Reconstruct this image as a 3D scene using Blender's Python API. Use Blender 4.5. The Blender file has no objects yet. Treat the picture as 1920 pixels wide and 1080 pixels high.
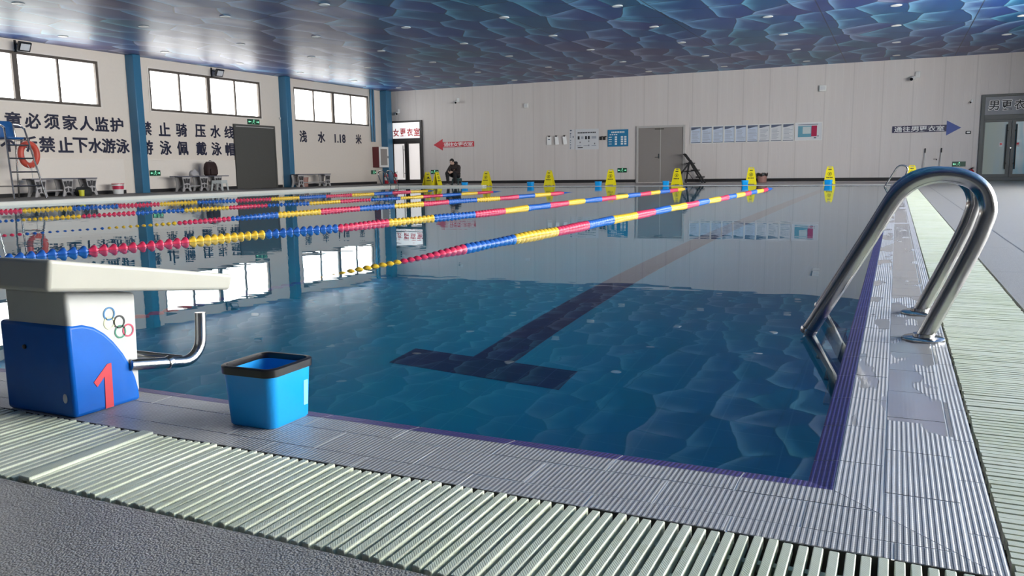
import bpy, bmesh, math, random
from mathutils import Vector, Matrix
random.seed(7)
S = bpy.context.scene
COL = S.collection
PI = math.pi

# ------------------------------------------------------------------ camera
cam_d = bpy.data.cameras.new('camera'); cam = bpy.data.objects.new('camera', cam_d); COL.objects.link(cam)
S.camera = cam
cam_d.sensor_width = 36.0; cam_d.lens = 1527.276 * 36.0 / 1920.0
cam_d.clip_start = 0.02; cam_d.clip_end = 200
def cam_matrix(yaw, pitch, roll):
    cy, sy = math.cos(yaw), math.sin(yaw)
    fwd = Vector((sy*math.cos(pitch), cy*math.cos(pitch), math.sin(pitch)))
    r = Vector((cy, -sy, 0)); d = fwd.cross(r)
    c, s = math.cos(roll), math.sin(roll)
    r2 = c*r + s*d; d2 = -s*r + c*d
    return Matrix((r2, -d2, -fwd)).transposed()
m = cam_matrix(-0.43879656, -0.14435076, 0.01432583).to_4x4()
m.translation = Vector((0.078, -1.563, 0.6))
cam.matrix_world = m

# ------------------------------------------------------------------ world, daylight, exposure
W = bpy.data.worlds.new('daylight'); S.world = W; W.use_nodes = True
bgn = W.node_tree.nodes['Background']
# overcast daylight, much brighter on the sunny (+x) side of the building
wt = W.node_tree; tcn = wt.nodes.new('ShaderNodeTexCoord'); sxn = wt.nodes.new('ShaderNodeSeparateXYZ'); mrn = wt.nodes.new('ShaderNodeMapRange')
wt.links.new(tcn.outputs['Generated'], sxn.inputs[0]); wt.links.new(sxn.outputs['X'], mrn.inputs[0])
mrn.inputs[1].default_value = -0.25; mrn.inputs[2].default_value = 0.25; mrn.inputs[3].default_value = 5.0; mrn.inputs[4].default_value = 23.0
wt.links.new(mrn.outputs[0], bgn.inputs[1])
bgn.inputs[0].default_value = (1.0, 0.98, 0.955, 1)
S.view_settings.view_transform = 'Standard'; S.view_settings.look = 'None'
S.view_settings.gamma = 1.0; S.view_settings.use_curve_mapping = False
S.view_settings.exposure = 0.38
S.cycles.use_denoising = True
S.cycles.max_bounces = 10; S.cycles.diffuse_bounces = 5; S.cycles.glossy_bounces = 4
S.cycles.transmission_bounces = 6; S.cycles.transparent_max_bounces = 12
S.cycles.sample_clamp_indirect = 60.0

# room extents (metres)
XL, XR, YB, YF, ZC = -21.0, 6.5, -5.0, 30.3, 4.16
PX, PY = -17.4, 25.2              # pool: x PX..0, y 0..PY
WZ = -0.010                       # water level
DL = 0.06                         # raised deck on the left
LEFT_WIN = [(3.8, 8.75), (10.4, 15.35), (17.13, 22.05), (23.88, 28.82)]
LW_Z = (2.57, 3.86)
RIGHT_WIN = [(1.0, 6.0), (6.9, 11.6), (12.5, 17.2), (18.1, 21.0)]
RW_Z = (0.4, 4.0)
def portal(name, loc, rot, sx, sy):
    l = bpy.data.lights.new(name, 'AREA'); l.shape = 'RECTANGLE'; l.size = sx; l.size_y = sy
    l.cycles.is_portal = True
    o = bpy.data.objects.new(name, l); COL.objects.link(o); o.location = loc; o.rotation_euler = rot
for a, b in LEFT_WIN:
    portal('window_daylight', (XL-0.16, (a+b)/2, sum(LW_Z)/2), (0, -PI/2, 0), LW_Z[1]-LW_Z[0], b-a)
for a, b in RIGHT_WIN:
    portal('window_daylight', (XR+0.16, (a+b)/2, sum(RW_Z)/2), (0, PI/2, 0), RW_Z[1]-RW_Z[0], b-a)

# ------------------------------------------------------------------ helpers
def tag(o, label=None, cat=None, group=None, kind=None):
    if label: o['label'] = label
    if cat: o['category'] = cat
    if group: o['group'] = group
    if kind: o['kind'] = kind
    return o
def empty(name, loc=(0, 0, 0), rz=0.0, label=None, cat=None, group=None):
    o = bpy.data.objects.new(name, None); COL.objects.link(o)
    o.empty_display_size = 0.1
    o.location = loc; o.rotation_euler = (0, 0, rz)
    return tag(o, label, cat, group)
def kids(o): return list(o.children)
def copy_tree(o, parent=None):
    c = o.copy(); COL.objects.link(c)
    if parent is not None: c.parent = parent
    for ch in kids(o): copy_tree(ch, c)
    return c

class MB:
    """collects shapes into one mesh"""
    def __init__(s): s.bm = bmesh.new()
    def box(s, c, d, rot=None, taper=None):
        x, y, z = d[0]/2, d[1]/2, d[2]/2
        vs = []
        for dz in (-1, 1):
            k = 1.0 if (dz < 0 or taper is None) else taper
            for dx, dy in ((-1, -1), (1, -1), (1, 1), (-1, 1)):
                v = Vector((dx*x*k, dy*y*k, dz*z))
                if rot is not None: v = rot @ v
                vs.append(s.bm.verts.new(v + Vector(c)))
        for f in ((3, 2, 1, 0), (4, 5, 6, 7), (0, 1, 5, 4), (1, 2, 6, 5), (2, 3, 7, 6), (3, 0, 4, 7)):
            s.bm.faces.new([vs[i] for i in f])
        return s
    def bb(s, x0, x1, y0, y1, z0, z1):
        return s.box(((x0+x1)/2, (y0+y1)/2, (z0+z1)/2), (x1-x0, y1-y0, z1-z0))
    def bar(s, a, b, w, h=None, up=(0, 0, 1)):
        a, b = Vector(a), Vector(b); h = h or w
        d = b - a; L = d.length; z = d.normalized(); u = Vector(up)
        if abs(z.dot(u)) > 0.98: u = Vector((1, 0, 0))
        x = u.cross(z).normalized(); y = z.cross(x)
        return s.box((a+b)/2, (w, h, L), Matrix((x, y, z)).transposed())
    def tube(s, pts, r, seg=12, cap=True, closed=False):
        pts = [Vector(p) for p in pts]; n = len(pts); rings = []
        rad = r if isinstance(r, (list, tuple)) else [r]*n
        prev = None
        for i, p in enumerate(pts):
            if closed: t = (pts[(i+1) % n] - pts[i-1]).normalized()
            else: t = (pts[min(i+1, n-1)] - pts[max(i-1, 0)]).normalized()
            if prev is None:
                u = Vector((0, 0, 1)) if abs(t.z) < 0.9 else Vector((1, 0, 0))
                prev = u.cross(t).normalized()
            x = (prev - t*prev.dot(t)).normalized(); prev = x; y = t.cross(x)
            rings.append([s.bm.verts.new(p + (x*math.cos(2*PI*k/seg) + y*math.sin(2*PI*k/seg))*rad[i]) for k in range(seg)])
        for i in range(n if closed else n-1):
            A, B = rings[i], rings[(i+1) % n]
            for k in range(seg): s.bm.faces.new((A[k], A[(k+1) % seg], B[(k+1) % seg], B[k]))
        if cap and not closed:
            s.bm.faces.new(rings[0][::-1]); s.bm.faces.new(rings[-1])
        return s
    def lathe(s, prof, seg=24, mat=None, cap0=True, cap1=True):
        M = mat or Matrix.Identity(4); rings = []
        for r, z in prof:
            rings.append([s.bm.verts.new(M @ Vector((r*math.cos(2*PI*k/seg), r*math.sin(2*PI*k/seg), z))) for k in range(seg)])
        for A, B in zip(rings, rings[1:]):
            for k in range(seg): s.bm.faces.new((A[k], A[(k+1) % seg], B[(k+1) % seg], B[k]))
        if cap0: s.bm.faces.new(rings[0][::-1])
        if cap1: s.bm.faces.new(rings[-1])
        return s
    def prism(s, poly, z0, z1, mat=None, top=None):
        M = mat or Matrix.Identity(4); top = top or poly
        a = [s.bm.verts.new(M @ Vector((x, y, z0))) for x, y in poly]
        b = [s.bm.verts.new(M @ Vector((x, y, z1))) for x, y in top]
        n = len(poly)
        s.bm.faces.new(a[::-1]); s.bm.faces.new(b)
        for i in range(n): s.bm.faces.new((a[i], a[(i+1) % n], b[(i+1) % n], b[i]))
        return s
    def poly(s, pts):
        s.bm.faces.new([s.bm.verts.new(p) for p in pts]); return s
    def rrect(s, w, d, r, levels, seg=5, center=(0, 0), cap0=True, cap1=True):
        """stack of rounded rectangles: levels = [(z, scale_offset)]"""
        rings = []
        for z, off in levels:
            ring = []
            hw, hd, rr = w/2+off, d/2+off, max(r+off*0.6, 0.002)
            for cx, cy, a0 in ((hw-rr, hd-rr, 0), (-hw+rr, hd-rr, PI/2), (-hw+rr, -hd+rr, PI), (hw-rr, -hd+rr, 1.5*PI)):
                for k in range(seg+1):
                    a = a0 + PI/2*k/seg
                    ring.append(s.bm.verts.new((center[0]+cx+rr*math.cos(a), center[1]+cy+rr*math.sin(a), z)))
            rings.append(ring)
        n = len(rings[0])
        for A, B in zip(rings, rings[1:]):
            for k in range(n): s.bm.faces.new((A[k], A[(k+1) % n], B[(k+1) % n], B[k]))
        if cap0: s.bm.faces.new(rings[0][::-1])
        if cap1: s.bm.faces.new(rings[-1])
        return s
    def build(s, name, mat, parent=None, smooth=False, bevel=0.0, seg=2, angle=35, loc=None):
        bmesh.ops.recalc_face_normals(s.bm, faces=s.bm.faces)
        me = bpy.data.meshes.new(name); s.bm.to_mesh(me); s.bm.free()
        if mat: me.materials.append(mat)
        o = bpy.data.objects.new(name, me); COL.objects.link(o)
        if parent is not None: o.parent = parent
        if loc: o.location = loc
        if smooth: me.shade_smooth(); me.set_sharp_from_angle(angle=math.radians(angle))
        if bevel > 0:
            b = o.modifiers.new('bevel', 'BEVEL'); b.width = bevel; b.segments = seg; b.limit_method = 'ANGLE'; b.angle_limit = math.radians(40)
            me.shade_smooth(); me.set_sharp_from_angle(angle=math.radians(50))
        return o
def struct(o, label=None):
    o['kind'] = 'structure'
    if label: o['label'] = label
    return o
def catmull(pts, n=8):
    P = [Vector(p) for p in pts]; out = []
    for i in range(len(P)-1):
        p0 = P[max(i-1, 0)]; p1 = P[i]; p2 = P[i+1]; p3 = P[min(i+2, len(P)-1)]
        for k in range(n):
            t = k/n
            out.append(0.5*((2*p1) + (p2-p0)*t + (2*p0-5*p1+4*p2-p3)*t*t + (3*p1-p0-3*p2+p3)*t**3))
    out.append(P[-1]); return out

# ------------------------------------------------------------------ materials
class NT:
    def __init__(s, name):
        s.m = bpy.data.materials.new(name); s.m.use_nodes = True; s.t = s.m.node_tree
        s.t.nodes.clear(); s.out = s.t.nodes.new('ShaderNodeOutputMaterial')
    def n(s, typ, **kw):
        nd = s.t.nodes.new(typ)
        for k, v in kw.items():
            if k.startswith('i_'):
                key = k[2:]; key = int(key) if key.isdigit() else key
                s.put(nd.inputs[key], v)
            else: setattr(nd, k, v)
        return nd
    def put(s, sock, v):
        if hasattr(v, 'is_linked') and hasattr(v, 'node'): s.t.links.new(v, sock)
        elif isinstance(v, (tuple, list)) and len(v) == 3 and sock.type == 'RGBA': sock.default_value = (*v, 1)
        else: sock.default_value = v
    def math(s, op, a, b=None, c=None, clamp=False):
        nd = s.n('ShaderNodeMath', operation=op, use_clamp=clamp); s.put(nd.inputs[0], a)
        if b is not None: s.put(nd.inputs[1], b)
        if c is not None: s.put(nd.inputs[2], c)
        return nd.outputs[0]
    def mix(s, f, a, b):
        nd = s.n('ShaderNodeMix', data_type='RGBA'); s.put(nd.inputs['Factor'], f)
        s.put(nd.inputs[6], a); s.put(nd.inputs[7], b); return nd.outputs[2]
    def ramp(s, f, stops, interp='LINEAR'):
        nd = s.n('ShaderNodeValToRGB'); s.put(nd.inputs[0], f); cr = nd.color_ramp; cr.interpolation = interp
        while len(cr.elements) < len(stops): cr.elements.new(0.5)
        for e, (p, c) in zip(cr.elements, stops):
            e.position = p; e.color = (*c, 1) if len(c) == 3 else c
        return nd.outputs[0]
    def noise(s, vec, scale, detail=2, rough=0.5):
        nd = s.n('ShaderNodeTexNoise'); s.put(nd.inputs['Vector'], vec) if vec is not None else None
        nd.inputs['Scale'].default_value = scale; nd.inputs['Detail'].default_value = detail; nd.inputs['Roughness'].default_value = rough
        return nd.outputs['Fac']
    def pos(s): return s.n('ShaderNodeNewGeometry').outputs['Position']
    def obj(s): return s.n('ShaderNodeTexCoord').outputs['Object']
    def xyz(s, v):
        nd = s.n('ShaderNodeSeparateXYZ'); s.put(nd.inputs[0], v); return nd.outputs
    def scale(s, v, sc):
        nd = s.n('ShaderNodeMapping'); s.put(nd.inputs[0], v); nd.inputs['Scale'].default_value = sc; return nd.outputs[0]
    def bump(s, h, dist, strength=1.0, normal=None):
        nd = s.n('ShaderNodeBump'); s.put(nd.inputs['Height'], h); s.put(nd.inputs['Distance'], dist); s.put(nd.inputs['Strength'], strength)
        if normal is not None: s.put(nd.inputs['Normal'], normal)
        return nd.outputs[0]
    def bsdf(s, **kw):
        nd = s.n('ShaderNodeBsdfPrincipled')
        for k, v in kw.items(): s.put(nd.inputs[k.replace('_', ' ')], v)
        return nd.outputs[0]
    def finish(s, shader):
        s.t.links.new(shader, s.out.inputs[0]); return s.m
def simple(name, col, rough=0.5, metal=0.0, var=0.06, emit=None, coat=0.0, spec=0.5):
    n = NT(name)
    f = n.noise(n.obj(), 14.0, 3)
    lo = tuple(c*(1-var) for c in col); hi = tuple(min(c*(1+var), 1) for c in col)
    kw = dict(Base_Color=n.mix(f, lo, hi), Roughness=rough, Metallic=metal, Coat_Weight=coat, Specular_IOR_Level=spec)
    if emit: kw['Emission_Color'] = emit[0]; kw['Emission_Strength'] = emit[1]
    return n.finish(n.bsdf(**kw))
M = {}
M['wall_beige'] = simple('wall_beige', (0.80, 0.715, 0.625), 0.6, var=0.03)
M['wall_back'] = simple('dark_back_wall', (0.05, 0.06, 0.08), 0.6, var=0.04)
M['wainscot'] = simple('wainscot_panel', (0.84, 0.765, 0.685), 0.4, var=0.02)
M['black'] = simple('black_plastic', (0.012, 0.011, 0.012), 0.35)
M['matte_black'] = simple('black_paint', (0.015, 0.014, 0.016), 0.6)
M['white'] = simple('white_plastic', (0.78, 0.78, 0.76), 0.35, var=0.02)
M['white_paint'] = simple('white_paint', (0.74, 0.74, 0.72), 0.45, var=0.02)
M['cream'] = simple('cream_fibreglass', (0.54, 0.525, 0.45), 0.35, var=0.03, spec=0.35)
M['pedestal'] = simple('white_fibreglass', (0.53, 0.535, 0.51), 0.35, var=0.04, spec=0.35)
M['block_blue'] = simple('blue_fibreglass', (0.002, 0.115, 0.50), 0.32, var=0.12, spec=0.3)
M['bucket_blue'] = simple('sky_blue_plastic', (0.01, 0.36, 0.86), 0.35, var=0.03)
M['patch'] = simple('pale_patch', (0.25, 0.60, 0.92), 0.3, var=0.02)  # paler blue rectangle on the bucket's side
M['steel_blue'] = simple('blue_column_paint', (0.035, 0.16, 0.29), 0.4, var=0.05)
M['win_frame'] = simple('brown_window_frame', (0.11, 0.09, 0.075), 0.45)
M['door_dark'] = simple('dark_grey_door', (0.085, 0.083, 0.075), 0.5)
M['door_grey'] = simple('grey_door', (0.27, 0.245, 0.23), 0.45, var=0.03)
M['door_frame'] = simple('pale_steel_frame', (0.48, 0.46, 0.44), 0.4)
M['black_frame'] = simple('dark_aluminium', (0.03, 0.027, 0.027), 0.4)
M['grey_frame'] = simple('grey_aluminium', (0.06, 0.07, 0.068), 0.4)
M['red'] = simple('red_vinyl', (0.60, 0.03, 0.05), 0.4)
M['red_text'] = simple('red_letter', (0.85, 0.06, 0.08), 0.5)
M['number_red'] = simple('red_stencil_paint', (0.62, 0.035, 0.05), 0.5, var=0.15)
M['navy_letter'] = simple('navy_letter', (0.015, 0.017, 0.045), 0.5)
M['blue_vinyl'] = simple('blue_vinyl', (0.03, 0.07, 0.33), 0.4)
M['navy_vinyl'] = simple('navy_vinyl', (0.02, 0.017, 0.06), 0.4)
M['yellow'] = simple('yellow_plastic', (0.86, 0.73, 0.01), 0.4, var=0.05)
M['exit_green'] = simple('exit_sign_green', (0.005, 0.07, 0.035), 0.3)
M['exit_glow'] = simple('exit_sign_symbol', (0.3, 0.8, 0.55), 0.3, emit=((0.25, 0.85, 0.5), 0.7))
M['board_blue'] = simple('notice_board_blue', (0.02, 0.20, 0.40), 0.4)
M['paper'] = simple('paper', (0.66, 0.67, 0.69), 0.5, var=0.02)
M['paper_blue'] = simple('pale_blue_paper', (0.55, 0.62, 0.74), 0.5, var=0.03)
M['ink'] = simple('printed_ink', (0.10, 0.12, 0.18), 0.6)
M['ink_faint'] = simple('printed_ink_faint', (0.36, 0.38, 0.44), 0.6)
M['dark_ink'] = simple('black_ink', (0.02, 0.02, 0.025), 0.6)
M['crimson'] = simple('crimson_print', (0.42, 0.01, 0.07), 0.5)
M['print_teal'] = simple('teal_print', (0.13, 0.34, 0.44), 0.5)
M['print_pale'] = simple('pale_print', (0.55, 0.62, 0.62), 0.5)
M['maroon'] = simple('maroon_enamel', (0.14, 0.02, 0.025), 0.4)
M['ext_red'] = simple('red_enamel', (0.50, 0.02, 0.04), 0.3)
M['lifebuoy'] = simple('orange_red_vinyl', (0.62, 0.09, 0.06), 0.45)
M['seat_blue'] = simple('blue_seat_plastic', (0.015, 0.10, 0.30), 0.4)
M['skin'] = simple('skin', (0.55, 0.36, 0.28), 0.5)
M['jacket'] = simple('dark_jacket', (0.028, 0.019, 0.018), 0.75, var=0.2)
M['trousers'] = simple('black_trousers', (0.012, 0.011, 0.013), 0.8)
M['hair'] = simple('black_hair', (0.01, 0.009, 0.009), 0.6)
M['shoe'] = simple('grey_trainers', (0.30, 0.29, 0.28), 0.6)
M['stool_teal'] = simple('dark_teal_plastic', (0.03, 0.075, 0.08), 0.4)
M['stool_white'] = simple('pale_grey_plastic', (0.55, 0.58, 0.57), 0.4)
M['bench_top'] = simple('grey_bench_slats', (0.10, 0.10, 0.13), 0.55, var=0.15)
M['bench_leg'] = simple('bench_leg_grey', (0.42, 0.40, 0.40), 0.5)
M['bench_dark'] = simple('bench_leg_dark', (0.035, 0.033, 0.037), 0.5)
M['backpack'] = simple('maroon_backpack', (0.03, 0.012, 0.012), 0.7, var=0.2)
M['brown_bin'] = simple('pinkish_brown_plastic', (0.38, 0.20, 0.17), 0.5)
M['bag_black'] = simple('black_bag', (0.02, 0.021, 0.02), 0.6)
M['lemon'] = simple('lemon_plastic', (0.62, 0.60, 0.04), 0.4)
M['wood'] = simple('pale_pole', (0.66, 0.65, 0.63), 0.4)
M['f_red'] = simple('lane_float_red', (0.60, 0.035, 0.09), 0.35, var=0.1)
M['f_blue'] = simple('lane_float_blue', (0.02, 0.11, 0.42), 0.35, var=0.1)
M['f_yellow'] = simple('lane_float_yellow', (0.75, 0.47, 0.03), 0.35, var=0.1)
M['cable'] = simple('lane_cable', (0.25, 0.24, 0.22), 0.5)
M['trough'] = simple('drain_trough', (0.035, 0.034, 0.03), 0.7)
M['curb'] = simple('white_pool_curb', (0.80, 0.79, 0.72), 0.35, var=0.03)
M['grout'] = simple('grout', (0.60, 0.60, 0.60), 0.7)
M['ring_blue'] = simple('ring_blue', (0.03, 0.17, 0.36), 0.5)
M['ring_black'] = simple('ring_black', (0.01, 0.01, 0.012), 0.5)
M['ring_red'] = simple('ring_red', (0.62, 0.06, 0.12), 0.5)
M['ring_green'] = simple('ring_green', (0.04, 0.22, 0.13), 0.5)
M['ring_yellow'] = simple('ring_yellow_worn', (0.78, 0.84, 0.42), 0.5)
M['lens'] = simple('camera_lens', (0.01, 0.01, 0.012), 0.1)
M['frost_white'] = simple('frosted_glass_glow', (0.80, 0.76, 0.73), 0.25, var=0.02, emit=((1.0, 0.93, 0.89), 0.42))  # emission in the panes stands in for light from behind the door
M['glow_white'] = simple('transom_glow_white', (0.85, 0.85, 0.84), 0.35, var=0.02, emit=((1.0, 0.98, 0.97), 0.5))  # white transom panel given a glow of its own to brighten it
M['white_panel'] = simple('sign_white', (0.85, 0.85, 0.84), 0.35, var=0.02)
M['sign_grey'] = simple('sign_grey', (0.22, 0.23, 0.26), 0.4)

def m_steel():
    n = NT('polished_steel'); p = n.obj()
    f = n.noise(n.scale(p, (6, 6, 60)), 8, 3)
    return n.finish(n.bsdf(Base_Color=n.mix(f, (0.36, 0.355, 0.35), (0.50, 0.49, 0.48)), Metallic=1.0, Roughness=n.math('MULTIPLY_ADD', f, 0.12, 0.14)))
M['steel'] = m_steel()
def m_far_wall():
    n = NT('sandwich_panel'); x, y, z = n.xyz(n.pos())
    a = n.math('FRACT', n.math('MULTIPLY', x, 1/0.2375)); b = n.math('FRACT', n.math('MULTIPLY', x, 1/0.95))
    ga = n.math('LESS_THAN', n.math('ABSOLUTE', n.math('SUBTRACT', a, 0.5)), 0.045)
    gb = n.math('LESS_THAN', n.math('ABSOLUTE', n.math('SUBTRACT', b, 0.5)), 0.018)
    f = n.noise(n.scale(n.pos(), (2.2, 1, 0.15)), 1.5, 3)
    c = n.mix(f, (0.62, 0.565, 0.54), (0.705, 0.66, 0.635))
    c = n.mix(n.math('MULTIPLY', ga, 0.22), c, (0.80, 0.77, 0.74))
    c = n.mix(n.math('MULTIPLY', gb, 0.2), c, (0.30, 0.28, 0.27))
    h = n.math('ADD', n.math('MULTIPLY', ga, -1), n.math('MULTIPLY', gb, -1))
    return n.finish(n.bsdf(Base_Color=c, Roughness=0.42, Normal=n.bump(h, 0.004)))
M['far_wall'] = m_far_wall()
def m_ceiling():
    n = NT('ceiling_scale_print'); p = n.pos(); x, y, z = n.xyz(p)
    warp = n.n('ShaderNodeTexNoise', i_Scale=0.35, i_Detail=1.0); n.put(warp.inputs['Vector'], p)
    wv = n.n('ShaderNodeVectorMath', operation='MULTIPLY_ADD'); n.put(wv.inputs[0], warp.outputs['Color']); wv.inputs[1].default_value = (0.9, 0.9, 0); n.put(wv.inputs[2], p)
    q = n.scale(wv.outputs[0], (1.12, 0.70, 0))
    v = n.n('ShaderNodeTexVoronoi', voronoi_dimensions='2D', feature='F1', i_Scale=1.0, i_Randomness=0.8); n.put(v.inputs['Vector'], q)
    e = n.n('ShaderNodeTexVoronoi', voronoi_dimensions='2D', feature='DISTANCE_TO_EDGE', i_Scale=1.0, i_Randomness=0.8); n.put(e.inputs['Vector'], q)
    df = n.n('ShaderNodeVectorMath', operation='SUBTRACT'); n.put(df.inputs[0], q); n.put(df.inputs[1], v.outputs['Position'])
    dx, dy, dz = n.xyz(df.outputs[0])
    # each printed scale has a pale rim on its tip side that fades into a deep body
    side = n.math('MULTIPLY_ADD', n.math('ADD', n.math('MULTIPLY', dx, -1.0), n.math('MULTIPLY', dy, -0.35)), 2.0, 0.25, clamp=True)
    rim = n.math('SUBTRACT', 1.0, n.math('DIVIDE', e.outputs['Distance'], 0.30, clamp=True))
    g = n.math('MULTIPLY', side, n.math('MULTIPLY_ADD', n.math('POWER', rim, 1.6), 0.85, 0.15))
    hue = n.noise(n.scale(p, (0.14, 0.10, 0)), 1.0, 2)
    rnd = n.xyz(v.outputs['Color'])[0]
    hue2 = n.math('ADD', n.math('MULTIPLY', hue, 1.5), n.math('MULTIPLY_ADD', rnd, 0.35, -0.42), clamp=True)
    body = n.ramp(hue2, [(0.25, (0.004, 0.10, 0.22)), (0.5, (0.014, 0.065, 0.25)), (0.75, (0.045, 0.045, 0.17))])
    tip = n.ramp(hue2, [(0.25, (0.16, 0.55, 0.72)), (0.5, (0.22, 0.50, 0.78)), (0.75, (0.40, 0.44, 0.66))])
    c = n.mix(g, body, tip)
    edge = n.math('LESS_THAN', e.outputs['Distance'], 0.016)
    c = n.mix(n.math('MULTIPLY', edge, 0.7), c, (0.006, 0.015, 0.05))
    sx = n.math('FRACT', n.math('MULTIPLY_ADD', x, 1/3.37, 0.00445))
    seam = n.math('LESS_THAN', n.math('ABSOLUTE', n.math('SUBTRACT', sx, 0.5)), 0.004)
    c = n.mix(n.math('MULTIPLY', seam, 0.8), c, (0.01, 0.012, 0.03))
    wob = n.noise(n.scale(p, (0.5, 0.25, 1)), 1.2, 2)
    return n.finish(n.bsdf(Base_Color=c, Roughness=0.40, Specular_IOR_Level=0.4, Normal=n.bump(wob, 0.05)))
M['ceiling'] = m_ceiling()
def m_water():
    n = NT('pool_water'); p = n.pos()
    a = n.noise(n.scale(p, (1.0, 1.5, 1)), 2.2, 2, 0.5)
    x, y, z = n.xyz(p)
    near = n.math('MULTIPLY_ADD', n.math('DIVIDE', x, -6.0, clamp=True), 0.5, 0.35)
    g = n.n('ShaderNodeBsdfGlass', i_Color=(0.93, 0.98, 1.0), i_Roughness=0.0, i_IOR=1.333)
    n.put(g.inputs['Normal'], n.bump(a, 0.0016, near))
    return n.finish(g.outputs[0])
M['water'] = m_water()
def m_pool(name, col, grout, size=0.25):
    n = NT(name); p = n.pos(); x, y, z = n.xyz(p)
    def line(v):
        f = n.math('FRACT', n.math('MULTIPLY', v, 1/size))
        return n.math('LESS_THAN', f, 0.022)
    l = n.math('MAXIMUM', line(x), n.math('MAXIMUM', line(y), 0.0))
    f = n.noise(p, 1.2, 3)
    c = n.mix(f, tuple(k*0.85 for k in col), tuple(k*1.1 for k in col))
    c = n.mix(n.math('MULTIPLY', l, 0.6), c, grout)
    return n.finish(n.bsdf(Base_Color=c, Roughness=0.3))
M['pool_floor'] = m_pool('pool_floor_tile', (0.001, 0.27, 0.42), (0.025, 0.33, 0.47))
M['pool_wall'] = m_pool('pool_wall_tile', (0.012, 0.10, 0.32), (0.06, 0.2, 0.4))
M['lane_tile'] = m_pool('lane_line_tile', (0.010, 0.018, 0.075), (0.10, 0.16, 0.30), 0.1095)
def m_rib(name, col, wet=False, pitch=0.0096):
    n = NT(name); p = n.pos(); x, y, z = n.xyz(p)
    f = n.math('FRACT', n.math('MULTIPLY', x, 1/pitch))
    tri = n.math('ABSOLUTE', n.math('SUBTRACT', f, 0.5))            # 0 centre .. 0.5 edge
    rib = n.math('MULTIPLY_ADD', tri, -5.0, 1.7, clamp=True)
    rib = n.math('SMOOTH_MIN', rib, 1.0, 0.2)
    cross = n.math('FRACT', n.math('MULTIPLY', y, 1/0.0085)); tc = n.math('ABSOLUTE', n.math('SUBTRACT', cross, 0.5))
    stain = n.noise(p, 7.0, 4, 0.6)
    c = n.mix(stain, tuple(k*0.80 for k in col), tuple(min(1, k*1.12) for k in col))
    groove = n.math('SUBTRACT', 1.0, rib)
    c = n.mix(n.math('MULTIPLY', groove, 0.60), c, tuple(k*0.38 for k in col))
    rough, height = 0.38, n.math('ADD', rib, n.math('MULTIPLY', tc, 0.35))
    if wet:
        w = n.noise(n.scale(p, (5.0, 1.6, 1)), 1.0, 3, 0.55)
        band = n.math('MULTIPLY', n.math('GREATER_THAN', y, 0.42), n.math('MULTIPLY', n.math('GREATER_THAN', x, 0.0), n.math('LESS_THAN', x, 0.222)))
        inn = n.math('MULTIPLY_ADD', n.math('MULTIPLY', n.math('GREATER_THAN', x, 0.085), n.math('GREATER_THAN', y, 0.5)), 0.13, w)
        msk = n.math('MULTIPLY', band, n.ramp(inn, [(0.54, (0, 0, 0)), (0.56, (1, 1, 1))]))
        c = n.mix(msk, c, tuple(k*0.62 for k in col))
        rough = n.math('MULTIPLY_ADD', msk, -0.33, 0.38)
        height = n.math('MULTIPLY', height, n.math('MULTIPLY_ADD', msk, -0.96, 1.0))
    return n.finish(n.bsdf(Base_Color=c, Roughness=rough, Normal=n.bump(height, 0.0009)))
M['tile_near'] = m_rib('ribbed_tile', (0.47, 0.458, 0.452))
M['tile_right'] = m_rib('ribbed_tile_wet', (0.54, 0.53, 0.535), wet=True)
M['lip'] = m_rib('purple_blue_edge_tile', (0.035, 0.022, 0.17))
def m_slat():
    n = NT('pale_green_grating'); p = n.pos(); x, y, z = n.xyz(p)
    d = n.math('FRACT', n.math('MULTIPLY', n.math('ADD', x, n.math('MULTIPLY', y, 0.8)), 1/0.0048))
    t = n.math('ABSOLUTE', n.math('SUBTRACT', d, 0.5))
    f = n.noise(p, 3.0, 4, 0.6)
    c = n.ramp(f, [(0.3, (0.56, 0.60, 0.43)), (0.5, (0.63, 0.66, 0.52)), (0.72, (0.66, 0.68, 0.57))])
    c = n.mix(n.math('MULTIPLY', t, 0.35), c, (0.30, 0.33, 0.23))
    st = n.noise(p, 18.0, 3, 0.6)
    c = n.mix(n.ramp(st, [(0.60, (0, 0, 0)), (0.75, (0.35, 0.35, 0.35))]), c, (0.33, 0.32, 0.16))
    return n.finish(n.bsdf(Base_Color=c, Roughness=0.5, Normal=n.bump(t, 0.0004)))
M['slat'] = m_slat()
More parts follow.
